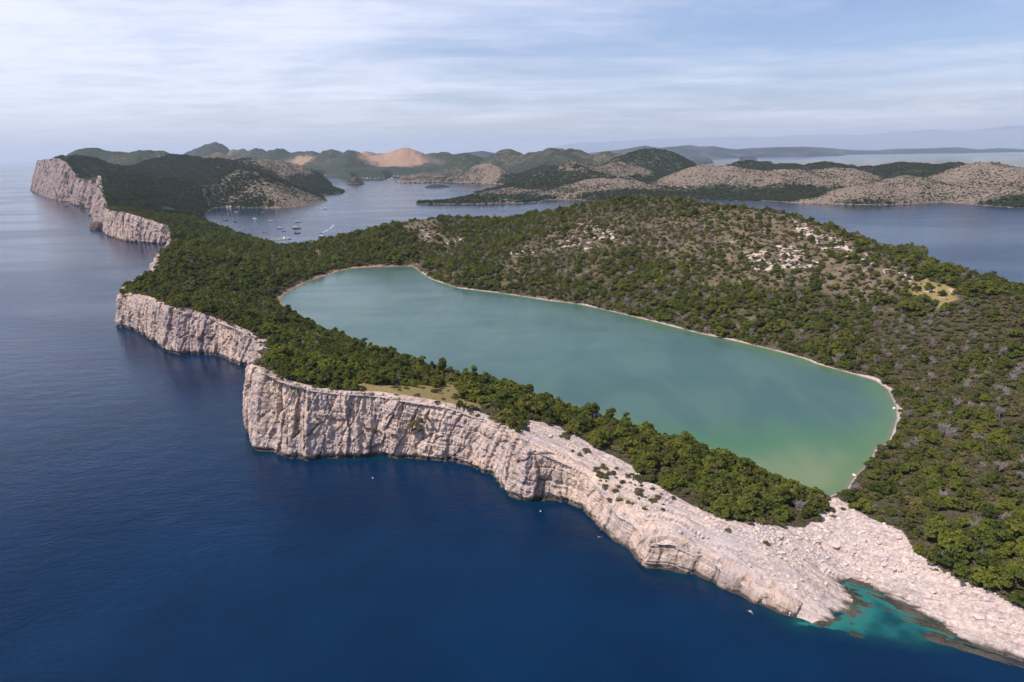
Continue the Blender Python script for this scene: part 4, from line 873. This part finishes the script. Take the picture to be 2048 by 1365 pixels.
def boulders():
    P, r = candidates(-20, 330, 150, 300, 1.25, 811); f = fields(P); px, py = f['px'], f['py']
    field = soft_px(f, [(1420,1040),(1610,1058),(1660,1005),(1720,1035),(1820,1085),(1900,1150),(2060,1225),(2400,1400),(2400,1470),(2060,1290),(1930,1225),(1840,1180),(1740,1150),(1660,1140),(1560,1120),(1470,1085)], 14)
    slope = soft_px(f, [(1240,1000),(1330,1030),(1450,1065),(1560,1110),(1640,1150),(1600,1180),(1480,1120),(1380,1080),(1290,1050)], 12)
    d = np.clip(0.80*field+0.10*slope+0.02, 0, 1)*f['rock']*np.clip(0.85+0.9*fbm(P[:,0]/9,P[:,1]/9,813,3), 0.1, 1.2)
    m = (r.random(len(P)) < d) & f['iL'] & (f['ds'] > 1.5) & (f['dr'] > 3) & (f['sl'] > 2); P = P[m]; n = len(P)
    s = np.clip(r.lognormal(-0.62, 0.45, n), 0.25, 1.9); h = f['h'][m]-0.12*s; rot = r.random(n)*6.283; v = r.integers(0,6,n)
    T = dict(px=px[m], py=py[m], s=s, d=np.hypot(P[:,0],P[:,1])); ind = biggest(T, 300); src = {}
    look = ('flat pale boulder','angular pale boulder','blocky pinkish boulder','rounded pale boulder','long low pale boulder','broken white boulder')
    for i in np.where(ind)[0]:
        o = bpy.data.objects.new('boulder', BOULDER_ME[v[i]]); COL.objects.link(o); o.location = (P[i,0],P[i,1],h[i]); o.rotation_euler = (r.normal()*0.2, r.normal()*0.2, rot[i]); o.scale = (s[i],)*3; src.setdefault(v[i], o)
        w = 'among the rubble below the right hand wood' if T['px'][i] > 1700 else ('in the middle of the boulder field' if T['px'][i] > 1450 else 'lying on the sloping rock above the sea')
        tag(o, look[v[i]]+' '+w, 'boulder', 'boulders '+w)
    keys = sorted(src); remap = np.array([keys.index(k) if k in keys else 0 for k in range(6)]); q = ~ind
    scatter_stuff('boulder_field', 'rubble of pale limestone blocks between sea and lake', np.column_stack([P,h])[q], s[q], rot[q], remap[v[q]], [src[k] for k in keys]); print('boulders', n)
boulders()
def stone(name, px, py, z, s, label, cat, k=0, col=None):
    p = at_z(px, py, z); o = bpy.data.objects.new(name, BOULDER_ME[k]); COL.objects.link(o); o.location = p; o.scale = s if isinstance(s, tuple) else (s,)*3; o.rotation_euler = (0,0,px)
    if col: o.data = o.data.copy(); o.data.materials[0] = col
    tag(o, label, cat); return o
M_WHITE = mat_plain('white_paint', (0.74,0.74,0.73), (0.82,0.82,0.80), 3.0, 0.35, 0.4)
M_WHITESTONE = mat_plain('white_stone', (0.72,0.68,0.62), (0.82,0.79,0.74), 3.0)
M_DARKROCK = mat_plain('wet_dark_rock', (0.085,0.065,0.06), (0.16,0.125,0.115), 0.3)
stone('boulder', 1788, 817, 0.25, 1.0, 'round white boulder in the shallows at the right lake edge', 'boulder', 3, M_WHITESTONE)
stone('boulder', 1708, 950, 0.3, 0.75, 'white boulder at the lake edge under the right hand pines', 'boulder', 1, M_WHITESTONE)
stone('boulder', 1877, 1237, 0.5, 0.35, 'small white stone on the dark wet ledge by the turquoise shallows', 'stone', 2, M_WHITESTONE)
stone('boulder', 1640, 1088, 6.5, 0.55, 'dark upright stone standing in the boulder field', 'boulder', 4, M_DARKROCK).rotation_euler = (0,1.3,0)
stone('sea_rock', 132, 412.5, 0.2, (11,9,5), 'low dark rock standing in the sea before the far cliff', 'sea rock', 0, M_DARKROCK)
stone('sea_rock', 181, 431, 0.3, (8,8,9), 'small dark rock at the foot of the cliff corner', 'sea rock', 1, M_DARKROCK)
stone('sea_rock', 198, 455, 5, (13,14,28), 'tall dark rock stack against the end of the third cliff', 'sea rock', 2, M_DARKROCK)

# ------------------------------------------------------------------ boats, jetty, huts
M_NAVY = mat_plain('navy_paint', (0.02,0.03,0.07), (0.03,0.045,0.09), 2.0, 0.3, 0.4)
M_GLASS = mat_plain('dark_window', (0.02,0.025,0.03), (0.035,0.04,0.05), 2.0, 0.1, 0.5)
M_WOOD = mat_plain('varnished_planks', (0.36,0.22,0.11), (0.50,0.33,0.18), 2.0, 0.4, 0.3)
M_CREAM = mat_plain('cream_paint', (0.68,0.58,0.42), (0.76,0.66,0.50), 2.0, 0.4, 0.3)
M_ALU = mat_plain('grey_spar', (0.16,0.16,0.18), (0.24,0.24,0.26), 2.0, 0.4, 0.4)
M_SAIL = mat_plain('blue_sail_cover', (0.03,0.05,0.14), (0.05,0.08,0.2), 2.0)
M_RED = mat_plain('red_paint', (0.40,0.06,0.04), (0.5,0.09,0.06), 2.0, 0.4, 0.3)
M_CONC = mat_plain('weathered_concrete', (0.24,0.20,0.20), (0.36,0.31,0.30), 0.5)
M_TILE = mat_plain('orange_roof_tiles', (0.30,0.15,0.10), (0.40,0.21,0.14), 3.0)
M_PLANK = mat_plain('jetty_planks', (0.40,0.33,0.25), (0.52,0.44,0.35), 1.0)
M_FOAM = mat_plain('white_foam', (0.72,0.76,0.80), (0.85,0.87,0.9), 1.0)
def hull(L, B, D, stern=0.75, sheer=0.25):
    n, k = 15, 9; V = []
    for i in range(n):
        t = i/(n-1); x = (t-0.5)*L; w = B/2*(stern+(1-stern)*min(t/0.4,1))*(1-max(0,(t-0.45)/0.55)**2.2) ; w = max(w,0.02); top = D*(0.85+sheer*t*t)
        for j in range(k):
            a = -math.pi/2+math.pi*j/(k-1); V.append((x+(0.06*L*max(0,t-0.8)*5*0.35 if True else 0)*(1-abs(math.cos(a))), w*math.sin(a)*(1 if abs(math.sin(a)) > .99 else 0.93), top if abs(math.cos(a)) < 1e-6 else top*(1-abs(math.cos(a)))-0.35*D*abs(math.cos(a))))
    Q = grid_faces(n, k).tolist()
    V = np.array(V); Q = [q for q in Q]
    for i in range(n-1): Q.append([i*k, (i+1)*k, (i+1)*k+k-1, i*k+k-1])              # deck
    Q.append([0, (k-1)//2, (k-1)//2, k-1]) if False else None
    o = len(V); V = np.vstack([V, [(-L/2, 0, D*0.85)]])
    Q += [[o, j, j+1, j+1] for j in range(0)]
    me = bpy.data.meshes.new('hull'); me.from_pydata(V.tolist(), [], [tuple(q) for q in Q]+[tuple(range(k))]); me.update(); return me
def block(x0, x1, y, z0_, z1, taper=0.8, rake=0.25):
    dx = (x1-x0); V = [(x0,-y,z0_),(x1,-y,z0_),(x1,y,z0_),(x0,y,z0_),(x0+0.08*dx,-y*taper,z1),(x1-rake*dx,-y*taper,z1),(x1-rake*dx,y*taper,z1),(x0+0.08*dx,y*taper,z1)]
    return np.array(V,float), np.array([(0,3,2,1),(4,5,6,7),(0,1,5,4),(1,2,6,5),(2,3,7,6),(3,0,4,7)])
def part(name, VQ, mat, parent, bevel=0.0):
    o = mesh_np(name, VQ[0], VQ[1], mat, smooth=False, parent=parent)
    if bevel: b = o.modifiers.new('bevel','BEVEL'); b.width = bevel; b.segments = 2
    return o
def mpart(name, me, mat, parent):
    o = bpy.data.objects.new(name, me); COL.objects.link(o); me.materials.append(mat); o.parent = parent; return o
def boat(kind, px, py, L, heading, label, hullmat=None, cat=None, mast=1.15):
    L *= 1.05; p = at_z(px, py, 0.0); o = empty({'sail':'sailboat','motor':'motor_yacht','small':'small_boat','gulet':'wooden_yacht'}[kind], p, R(heading), 1.0)
    B = L*(0.31 if kind != 'small' else 0.38); D = L*0.115; hm = hullmat or M_WHITE
    mpart('hull', hull(L, B, D, 0.8 if kind != 'gulet' else 0.6, 0.3), hm, o)
    if kind == 'sail':
        c = part('cabin', block(-L*0.18, L*0.22, B*0.30, D*0.85, D*1.5), M_WHITE, o, 0.08); part('window', block(-L*0.13, L*0.15, B*0.305, D*1.02, D*1.25, 0.97, 0.1), M_GLASS, c)
        part('sprayhood', block(-L*0.26, -L*0.15, B*0.3, D*0.9, D*1.9, 0.7, 0.3), M_SAIL, o, 0.05)
        part('mast', tube([(L*0.06,0,D*0.9),(L*0.055,0,L*0.6),(L*0.05,0,L*mast)], [0.2,0.18,0.14], 6), M_ALU, o)
        part('boom', tube([(L*0.05,0,D*2.1),(-L*0.33,0,D*2.2)], [0.08,0.07], 6), M_ALU, o); part('furled_sail', tube([(L*0.03,0,D*2.35),(-L*0.15,0,D*2.45),(-L*0.32,0,D*2.35)], [0.2,0.18,0.1], 6), M_SAIL if hullmat else M_WHITE, o)
    elif kind == 'motor':
        c = part('cabin', block(-L*0.34, L*0.24, B*0.40, D*0.9, D*1.9, 0.85, 0.3), M_WHITE, o, 0.12); part('window', block(-L*0.30, L*0.19, B*0.405, D*1.2, D*1.6, 0.94, 0.18), M_GLASS, c)
        part('flybridge', block(-L*0.30, L*0.06, B*0.33, D*1.92, D*2.45, 0.9, 0.3), M_WHITE, o, 0.1); part('radar_arch', tube([(-L*0.26,-B*0.3,D*2.3),(-L*0.29,-B*0.22,D*3.1),(-L*0.29,B*0.22,D*3.1),(-L*0.26,B*0.3,D*2.3)], [0.12]*4, 5), M_WHITE, o)
    elif kind == 'gulet':
        c = part('cabin', block(-L*0.30, L*0.12, B*0.36, D*0.9, D*1.9, 0.9, 0.15), M_CREAM, o, 0.1); part('window', block(-L*0.26, L*0.08, B*0.365, D*1.2, D*1.6, 0.97, 0.1), M_GLASS, c)
        part('awning', block(-L*0.45, L*0.02, B*0.4, D*2.3, D*2.42, 0.95, 0.02), M_CREAM, o); part('mast', tube([(L*0.1,0,D*0.9),(L*0.1,0,L*0.62)], [0.16,0.09], 6), M_WOOD, o); part('bowsprit', tube([(L*0.45,0,D*1.1),(L*0.62,0,D*1.5)], [0.13,0.07], 6), M_WOOD, o)
    else:
        part('windscreen', block(-L*0.02, L*0.12, B*0.32, D*0.9, D*1.7, 0.8, 0.5), M_GLASS, o); part('seat', block(-L*0.3, -L*0.16, B*0.3, D*0.9, D*1.3, 0.95, 0.1), M_CREAM, o); part('outboard_motor', block(-L*0.56, -L*0.49, B*0.09, D*0.2, D*1.5, 0.8, 0.1), M_NAVY, o)
    return tag(o, label, cat or {'sail':'sailboat','motor':'motor yacht','small':'boat','gulet':'yacht'}[kind], 'boats in the bay')
for a in [('sail',456.5,430.3,12.5,176,'dark hulled sailboat anchored at the left end of the bay near the far shore',M_NAVY),('sail',472.4,425.5,13,8,'white sailboat with tall cabin moored closest to the huts on the far shore'),
  ('sail',451,441.3,11,185,'slim sailboat anchored beside the trees at the left bay corner',M_NAVY),('sail',471.5,444.5,10,80,'small dark sailboat seen end on by the near tree line',M_NAVY),
  ('small',525.7,425.2,8.5,20,'small pale boat moored alone near the far shore'),('motor',509.7,439.2,12,-14,'white motor yacht anchored alone in the left half of the bay'),
  ('sail',541,443.5,13,-10,'white sailboat with thin mast in the middle of the anchorage'),('small',586,436.2,9.5,190,'small white boat moored just beyond a tall masted sailboat'),
  ('sail',596,445,14.5,12,'white sailboat with the tallest mast beyond the wooden yacht'),('sail',560,457.5,13.5,5,'white sailboat nearest to the jetty with a dinghy behind it'),
  ('small',567.5,463.2,7,15,'little grey dinghy floating right of a white sailboat',M_NAVY),('gulet',593.4,457.6,17.5,-4,'large cream and wood yacht with awning and short mast',M_WOOD),
  ('sail',594.2,466.8,12,10,'dark sailboat anchored just in front of the cream yacht',M_NAVY,None,0.9),('small',528.3,466,7.5,175,'small red hulled boat close to the trees left of the jetty',M_RED),
  ('motor',559.3,479.8,6.5,100,'small white motor boat tied halfway along the jetty'),('motor',568.8,478.4,14,100,'big white motor yacht moored across the jetty'),
  ('sail',577.6,478.2,11.5,170,'white sailboat tied at the outer end of the jetty',None,None,1.35),('small',641.5,467,8,200,'white speedboat drawing a long foaming wake'),
  ('motor',644.3,474.6,13.5,5,'white motor yacht with dark hull off the wooded point',M_NAVY),('motor',649.6,418.5,12,185,'white motor yacht under way off the far headland'),
  ('motor',782,359.3,34,175,'big white yacht far up the inlet'),('small',950,365,16,180,'tiny white boat below the far wooded shore')]: boat(*a)
def strip_on_water(name, pts, w0, w1, label, z=0.07, mat=M_FOAM, seed=1):
    c = P2(pts); s = np.linspace(0,1,60); k = np.linspace(0,1,len(c)); x = np.interp(s,k,c[:,0]); y = np.interp(s,k,c[:,1]); tg = np.gradient(np.column_stack([x,y]),axis=0); tg /= np.hypot(*tg.T)[:,None]; nn = np.column_stack([-tg[:,1],tg[:,0]])
    w = (w0+(w1-w0)*s)*(1+0.6*vnoise(s*25,s*0,seed)); L = np.column_stack([np.column_stack([x,y])+nn*w[:,None]/2, np.full(60,z)]); Rr = np.column_stack([np.column_stack([x,y])-nn*w[:,None]/2, np.full(60,z)])
    V = np.vstack([L,Rr]); Q = [(i,i+1,60+i+1,60+i) for i in range(59) if vnoise(np.array([s[i]*40]),np.array([0.]),seed+5)[0] > -0.75+0.8*s[i]]
    tag(mesh_np(name, V, Q, mat), label, kind='stuff')
strip_on_water('wake', [(642.5,466.6),(652,462.5),(660,457.5),(668,450)], 0.9, 2.0, 'foaming wake of the speedboat', seed=3)
strip_on_water('wake', [(650.5,418.6),(664,417.8),(680,416)], 0.5, 0.8, 'faint wake of the motor yacht', seed=5)
def jetty():
    a, b = at_z(541,480.3), at_z(577,479.6); d = b-a; L = float(np.hypot(d[0],d[1])); o = empty('jetty', a, math.atan2(d[1],d[0]), 1.0)
    part('deck', block(0,L,1.7,0.75,1.1,1,0.0), M_PLANK, o)
    for i in range(7): part('pile', tube([(3+i*(L-6)/6,1.3*(-1)**i,-1.5),(3+i*(L-6)/6,1.3*(-1)**i,1.5)], [0.22,0.2], 7), M_WOOD, o)
    tag(o, 'pale wooden jetty reaching from the trees into the bay', 'jetty')
jetty()
def hut(px, py, z, w, d, h, label, roofm=M_TILE, rot=0):
    p = at_z(px, py, z); o = empty('cottage', p, R(rot), 1.0); x, y = w/2, d/2
    part('wall', block(-x,x,y,-2,h,1.0,0.0)[0:2], M_CREAM, o); V = np.array([(-x-.4,-y-.4,h),(x+.4,-y-.4,h),(x+.4,y+.4,h),(-x-.4,y+.4,h),(-x-.4,0,h+w*0.28),(x+.4,0,h+w*0.28)],float)
    rf = bpy.data.meshes.new('roof'); rf.from_pydata(V.tolist(),[],[(0,1,5,4),(2,3,4,5),(0,4,3),(1,2,5),(0,3,2,1)]); mpart('roof', rf, roofm, o)
    part('door', (np.array([(-.5,-y-.02,0),(.5,-y-.02,0),(.5,-y-.02,2.1),(-.5,-y-.02,2.1)],float), np.array([(0,1,2,3)])), M_WOOD, o)
    part('window', (np.array([(x*.4,-y-.02,1),(x*.7,-y-.02,1),(x*.7,-y-.02,2),(x*.4,-y-.02,2)],float), np.array([(0,1,2,3)])), M_GLASS, o); tag(o, label, 'cottage')
hut(455,414.6,1.5,7,6,2.8,'cream cottage with orange roof at the left on the far bay shore'); hut(461,415.0,1.2,5,5,2.8,'small white hut right of the orange roofed cottage',M_WHITE); hut(478,414.8,1.5,6,5,2.6,'cottage with orange roof half hidden by trees on the far bay shore')
def lookout():
    p = at_y(136, 316.5, 2960); f = fields(p[None])['h'][0]; z = f-0.5; o = empty('lookout_building', (p[0],p[1],z), R(-15), 1.0)
    part('wall', block(-7,8,4,-3,4.2,1.0,0.0), M_CONC, o); part('roof', block(-13,9.5,5.5,4.2,5.4,1.0,0.0), M_CONC, o); part('window', block(-5,5,4.05,1.8,3.2,1.0,0.0), M_GLASS, o); part('annex', block(8,14,3.5,-3,3.2,1.0,0.0), M_CONC, o)
    tag(o, 'concrete lookout building with overhanging flat roof on the far cliff top', 'building')
    q = at_y(141.3, 315.5, 2960); fz = fields(q[None])['h'][0]; t = empty('radio_mast', (q[0],q[1],fz-1), 0, 1.0); part('pole', tube([(0,0,-1),(0,0,10),(0,0,21)], [0.55,0.4,0.25], 6), M_ALU, t); part('antenna', tube([(-1.2,0,18),(1.2,0,18)], [0.35,0.35], 5), M_WHITE, t)
    tag(t, 'thin radio mast beside the lookout building', 'mast')
lookout()
def buoy(px, py, label):
    p = at_z(px, py, 0.0); o = empty('mooring_buoy', p, 0, 1.0); bm = bmesh.new(); bmesh.ops.create_uvsphere(bm, u_segments=14, v_segments=8, radius=0.3); me = bpy.data.meshes.new('float_body'); bm.to_mesh(me); bm.free(); b = mpart('float_body', me, M_WHITE, o); b.location.z = 0.15
    part('ring', tube([(-.12,0,.58),(-.1,0,.75),(.1,0,.75),(.12,0,.58)], [.03]*4, 5), M_ALU, o); tag(o, label, 'buoy')
buoy(745.5,957,'tiny white buoy on the dark water below the tall cliff'); buoy(1081,1023.5,'tiny white buoy close under the cliff bend'); buoy(656,467.5,'small white buoy right of the speedboat')

# ------------------------------------------------------------------ people
M_SKIN = mat_plain('skin', (0.50,0.30,0.22), (0.58,0.37,0.28), 4.0, 0.5, 0.3); M_HAIR = mat_plain('dark_hair', (0.03,0.02,0.015), (0.05,0.035,0.025), 6.0)
M_TEAL = mat_plain('turquoise_cloth', (0.01,0.32,0.34), (0.02,0.40,0.42), 4.0); M_SHIRT = mat_plain('white_cloth', (0.70,0.72,0.75), (0.8,0.8,0.82), 4.0); M_PURPLE = mat_plain('purple_cloth', (0.22,0.10,0.28), (0.3,0.15,0.36), 4.0)
def skinned(name, verts, edges, radii, mat, parent):
    me = bpy.data.meshes.new(name); me.from_pydata(verts, edges, []); o = bpy.data.objects.new(name, me); COL.objects.link(o); me.materials.append(mat)
    md = o.modifiers.new('skin','SKIN')
    if not me.skin_vertices: me.attributes.new('skin','FLOAT','POINT')
    if me.skin_vertices:
        for v, r_ in zip(me.skin_vertices[0].data, radii): v.radius = r_ if isinstance(r_, tuple) else (r_, r_)
        me.skin_vertices[0].data[0].use_root = True
    ss = o.modifiers.new('smooth','SUBSURF'); ss.levels = 1; ss.render_levels = 2
    if parent: o.parent = parent
    return o
def person(pose, loc, rot, label, top, bottom, shirt=True):
    """pose: joint name -> position; the body is one skinned surface, clothes and hair are children"""
    J = pose; names = ['pelvis','waist','chest','neck','head','crown','lsh','lel','lwr','rsh','rel','rwr','lhip','lkn','lan','lto','rhip','rkn','ran','rto']
    rad = dict(pelvis=(.15,.11),waist=(.13,.10),chest=(.16,.11),neck=.055,head=.085,crown=.075,lsh=.06,lel=.042,lwr=.028,rsh=.06,rel=.042,rwr=.028,lhip=.095,lkn=.058,lan=.038,lto=.028,rhip=.095,rkn=.058,ran=.038,rto=.028)
    V = [J[n] for n in names]; ix = {n: i for i, n in enumerate(names)}; Rr = [rad[n] for n in names]
    E = [('pelvis','waist'),('waist','chest'),('chest','neck'),('neck','head'),('head','crown'),('chest','lsh'),('lsh','lel'),('lel','lwr'),('chest','rsh'),('rsh','rel'),('rel','rwr'),('pelvis','lhip'),('lhip','lkn'),('lkn','lan'),('lan','lto'),('pelvis','rhip'),('rhip','rkn'),('rkn','ran'),('ran','rto')]
    E = [(ix[a], ix[b]) for a, b in E]
    for s in ('l','r'):                                     # palm and five fingers
        w = Vector(J[s+'wr']); d = (w-Vector(J[s+'el'])).normalized(); side = d.cross(Vector((0,0,1))); side = side.normalized() if side.length > .1 else Vector((0,1,0))
        V.append(tuple(w+d*0.06)); Rr.append((.032,.018)); pi = len(V)-1; E.append((ix[s+'wr'], pi))
        for k, (off, ln) in enumerate([(-.03,.07),(-.01,.085),(.01,.08),(.03,.065),(.045,.05)]):
            b = w+d*(0.09 if k < 4 else 0.04)+side*off; V.append(tuple(b)); Rr.append(.009); E.append((pi, len(V)-1)); V.append(tuple(b+d*ln*(1 if k < 4 else .6)+side*off*.5+Vector((0,0,-.012)))); Rr.append(.008); E.append((len(V)-2, len(V)-1))
    o = skinned('person', V, E, Rr, M_SKIN, None); o.location = loc; o.rotation_euler = (0,0,rot)
    if shirt: skinned('shirt', [J['waist'],J['chest'],J['lsh'],tuple((Vector(J['lsh'])+Vector(J['lel']))/2),J['rsh'],tuple((Vector(J['rsh'])+Vector(J['rel']))/2)], [(0,1),(1,2),(2,3),(1,4),(4,5)], [(.15,.125),(.18,.13),.078,.065,.078,.065], top, o)
    skinned('shorts', [J['pelvis'],J['lhip'],tuple((Vector(J['lhip'])*.5+Vector(J['lkn'])*.5)),J['rhip'],tuple((Vector(J['rhip'])*.5+Vector(J['rkn'])*.5)),J['waist']], [(0,1),(1,2),(0,3),(3,4),(0,5)], [(.17,.13),.115,.1,.115,.1,(.14,.11)], bottom, o)
    h = Vector(J['head']); c = Vector(J['crown']); skinned('hair', [tuple(h*.3+c*.7), tuple(c+(c-h)*.25)], [(0,1)], [.088,.06], M_HAIR, o)
    return tag(o, label, 'person')
SWIM = dict(pelvis=(0,0,-.05),waist=(.22,0,-.02),chest=(.45,0,0.0),neck=(.62,0,.04),head=(.74,0,.08),crown=(.86,0,.12),lsh=(.48,.2,-.02),lel=(.72,.42,-.05),lwr=(.98,.40,-.02),rsh=(.48,-.2,-.02),rel=(.62,-.48,-.06),rwr=(.80,-.66,-.05),
  lhip=(-.08,.1,-.06),lkn=(-.48,.2,-.1),lan=(-.86,.28,-.06),lto=(-1.02,.3,-.04),rhip=(-.08,-.1,-.06),rkn=(-.44,-.28,-.12),ran=(-.80,-.40,-.1),rto=(-.95,-.42,-.06))
STAND = dict(pelvis=(0,0,.92),waist=(0,0,1.08),chest=(.01,0,1.32),neck=(.01,0,1.48),head=(.03,0,1.60),crown=(.02,0,1.70),lsh=(0,.2,1.40),lel=(-.02,.27,1.14),lwr=(.1,.25,.92),rsh=(0,-.2,1.40),rel=(-.02,-.27,1.14),rwr=(.08,-.26,.9),
  lhip=(0,.1,.88),lkn=(.04,.11,.5),lan=(-.02,.12,.08),lto=(.12,.14,.03),rhip=(0,-.1,.88),rkn=(.06,-.11,.5),ran=(.1,-.12,.08),rto=(.24,-.14,.03))
p = at_z(1503,1225,0.05); person(SWIM, p, R(115), 'swimmer in white shirt and turquoise shorts off the rock shelf', M_SHIRT, M_TEAL).scale = (1.25,)*3
p = at_z(1200,1074,0.05); person(SWIM, p, R(190), 'bare backed swimmer close under the cliff foot', M_SHIRT, M_NAVY, False)
p = at_z(1683,1003,4.0); p[2] = fields(p[None])['h'][0]; person(STAND, p, R(-90), 'person in purple top and white shorts on the path to the lake', M_PURPLE, M_SHIRT)
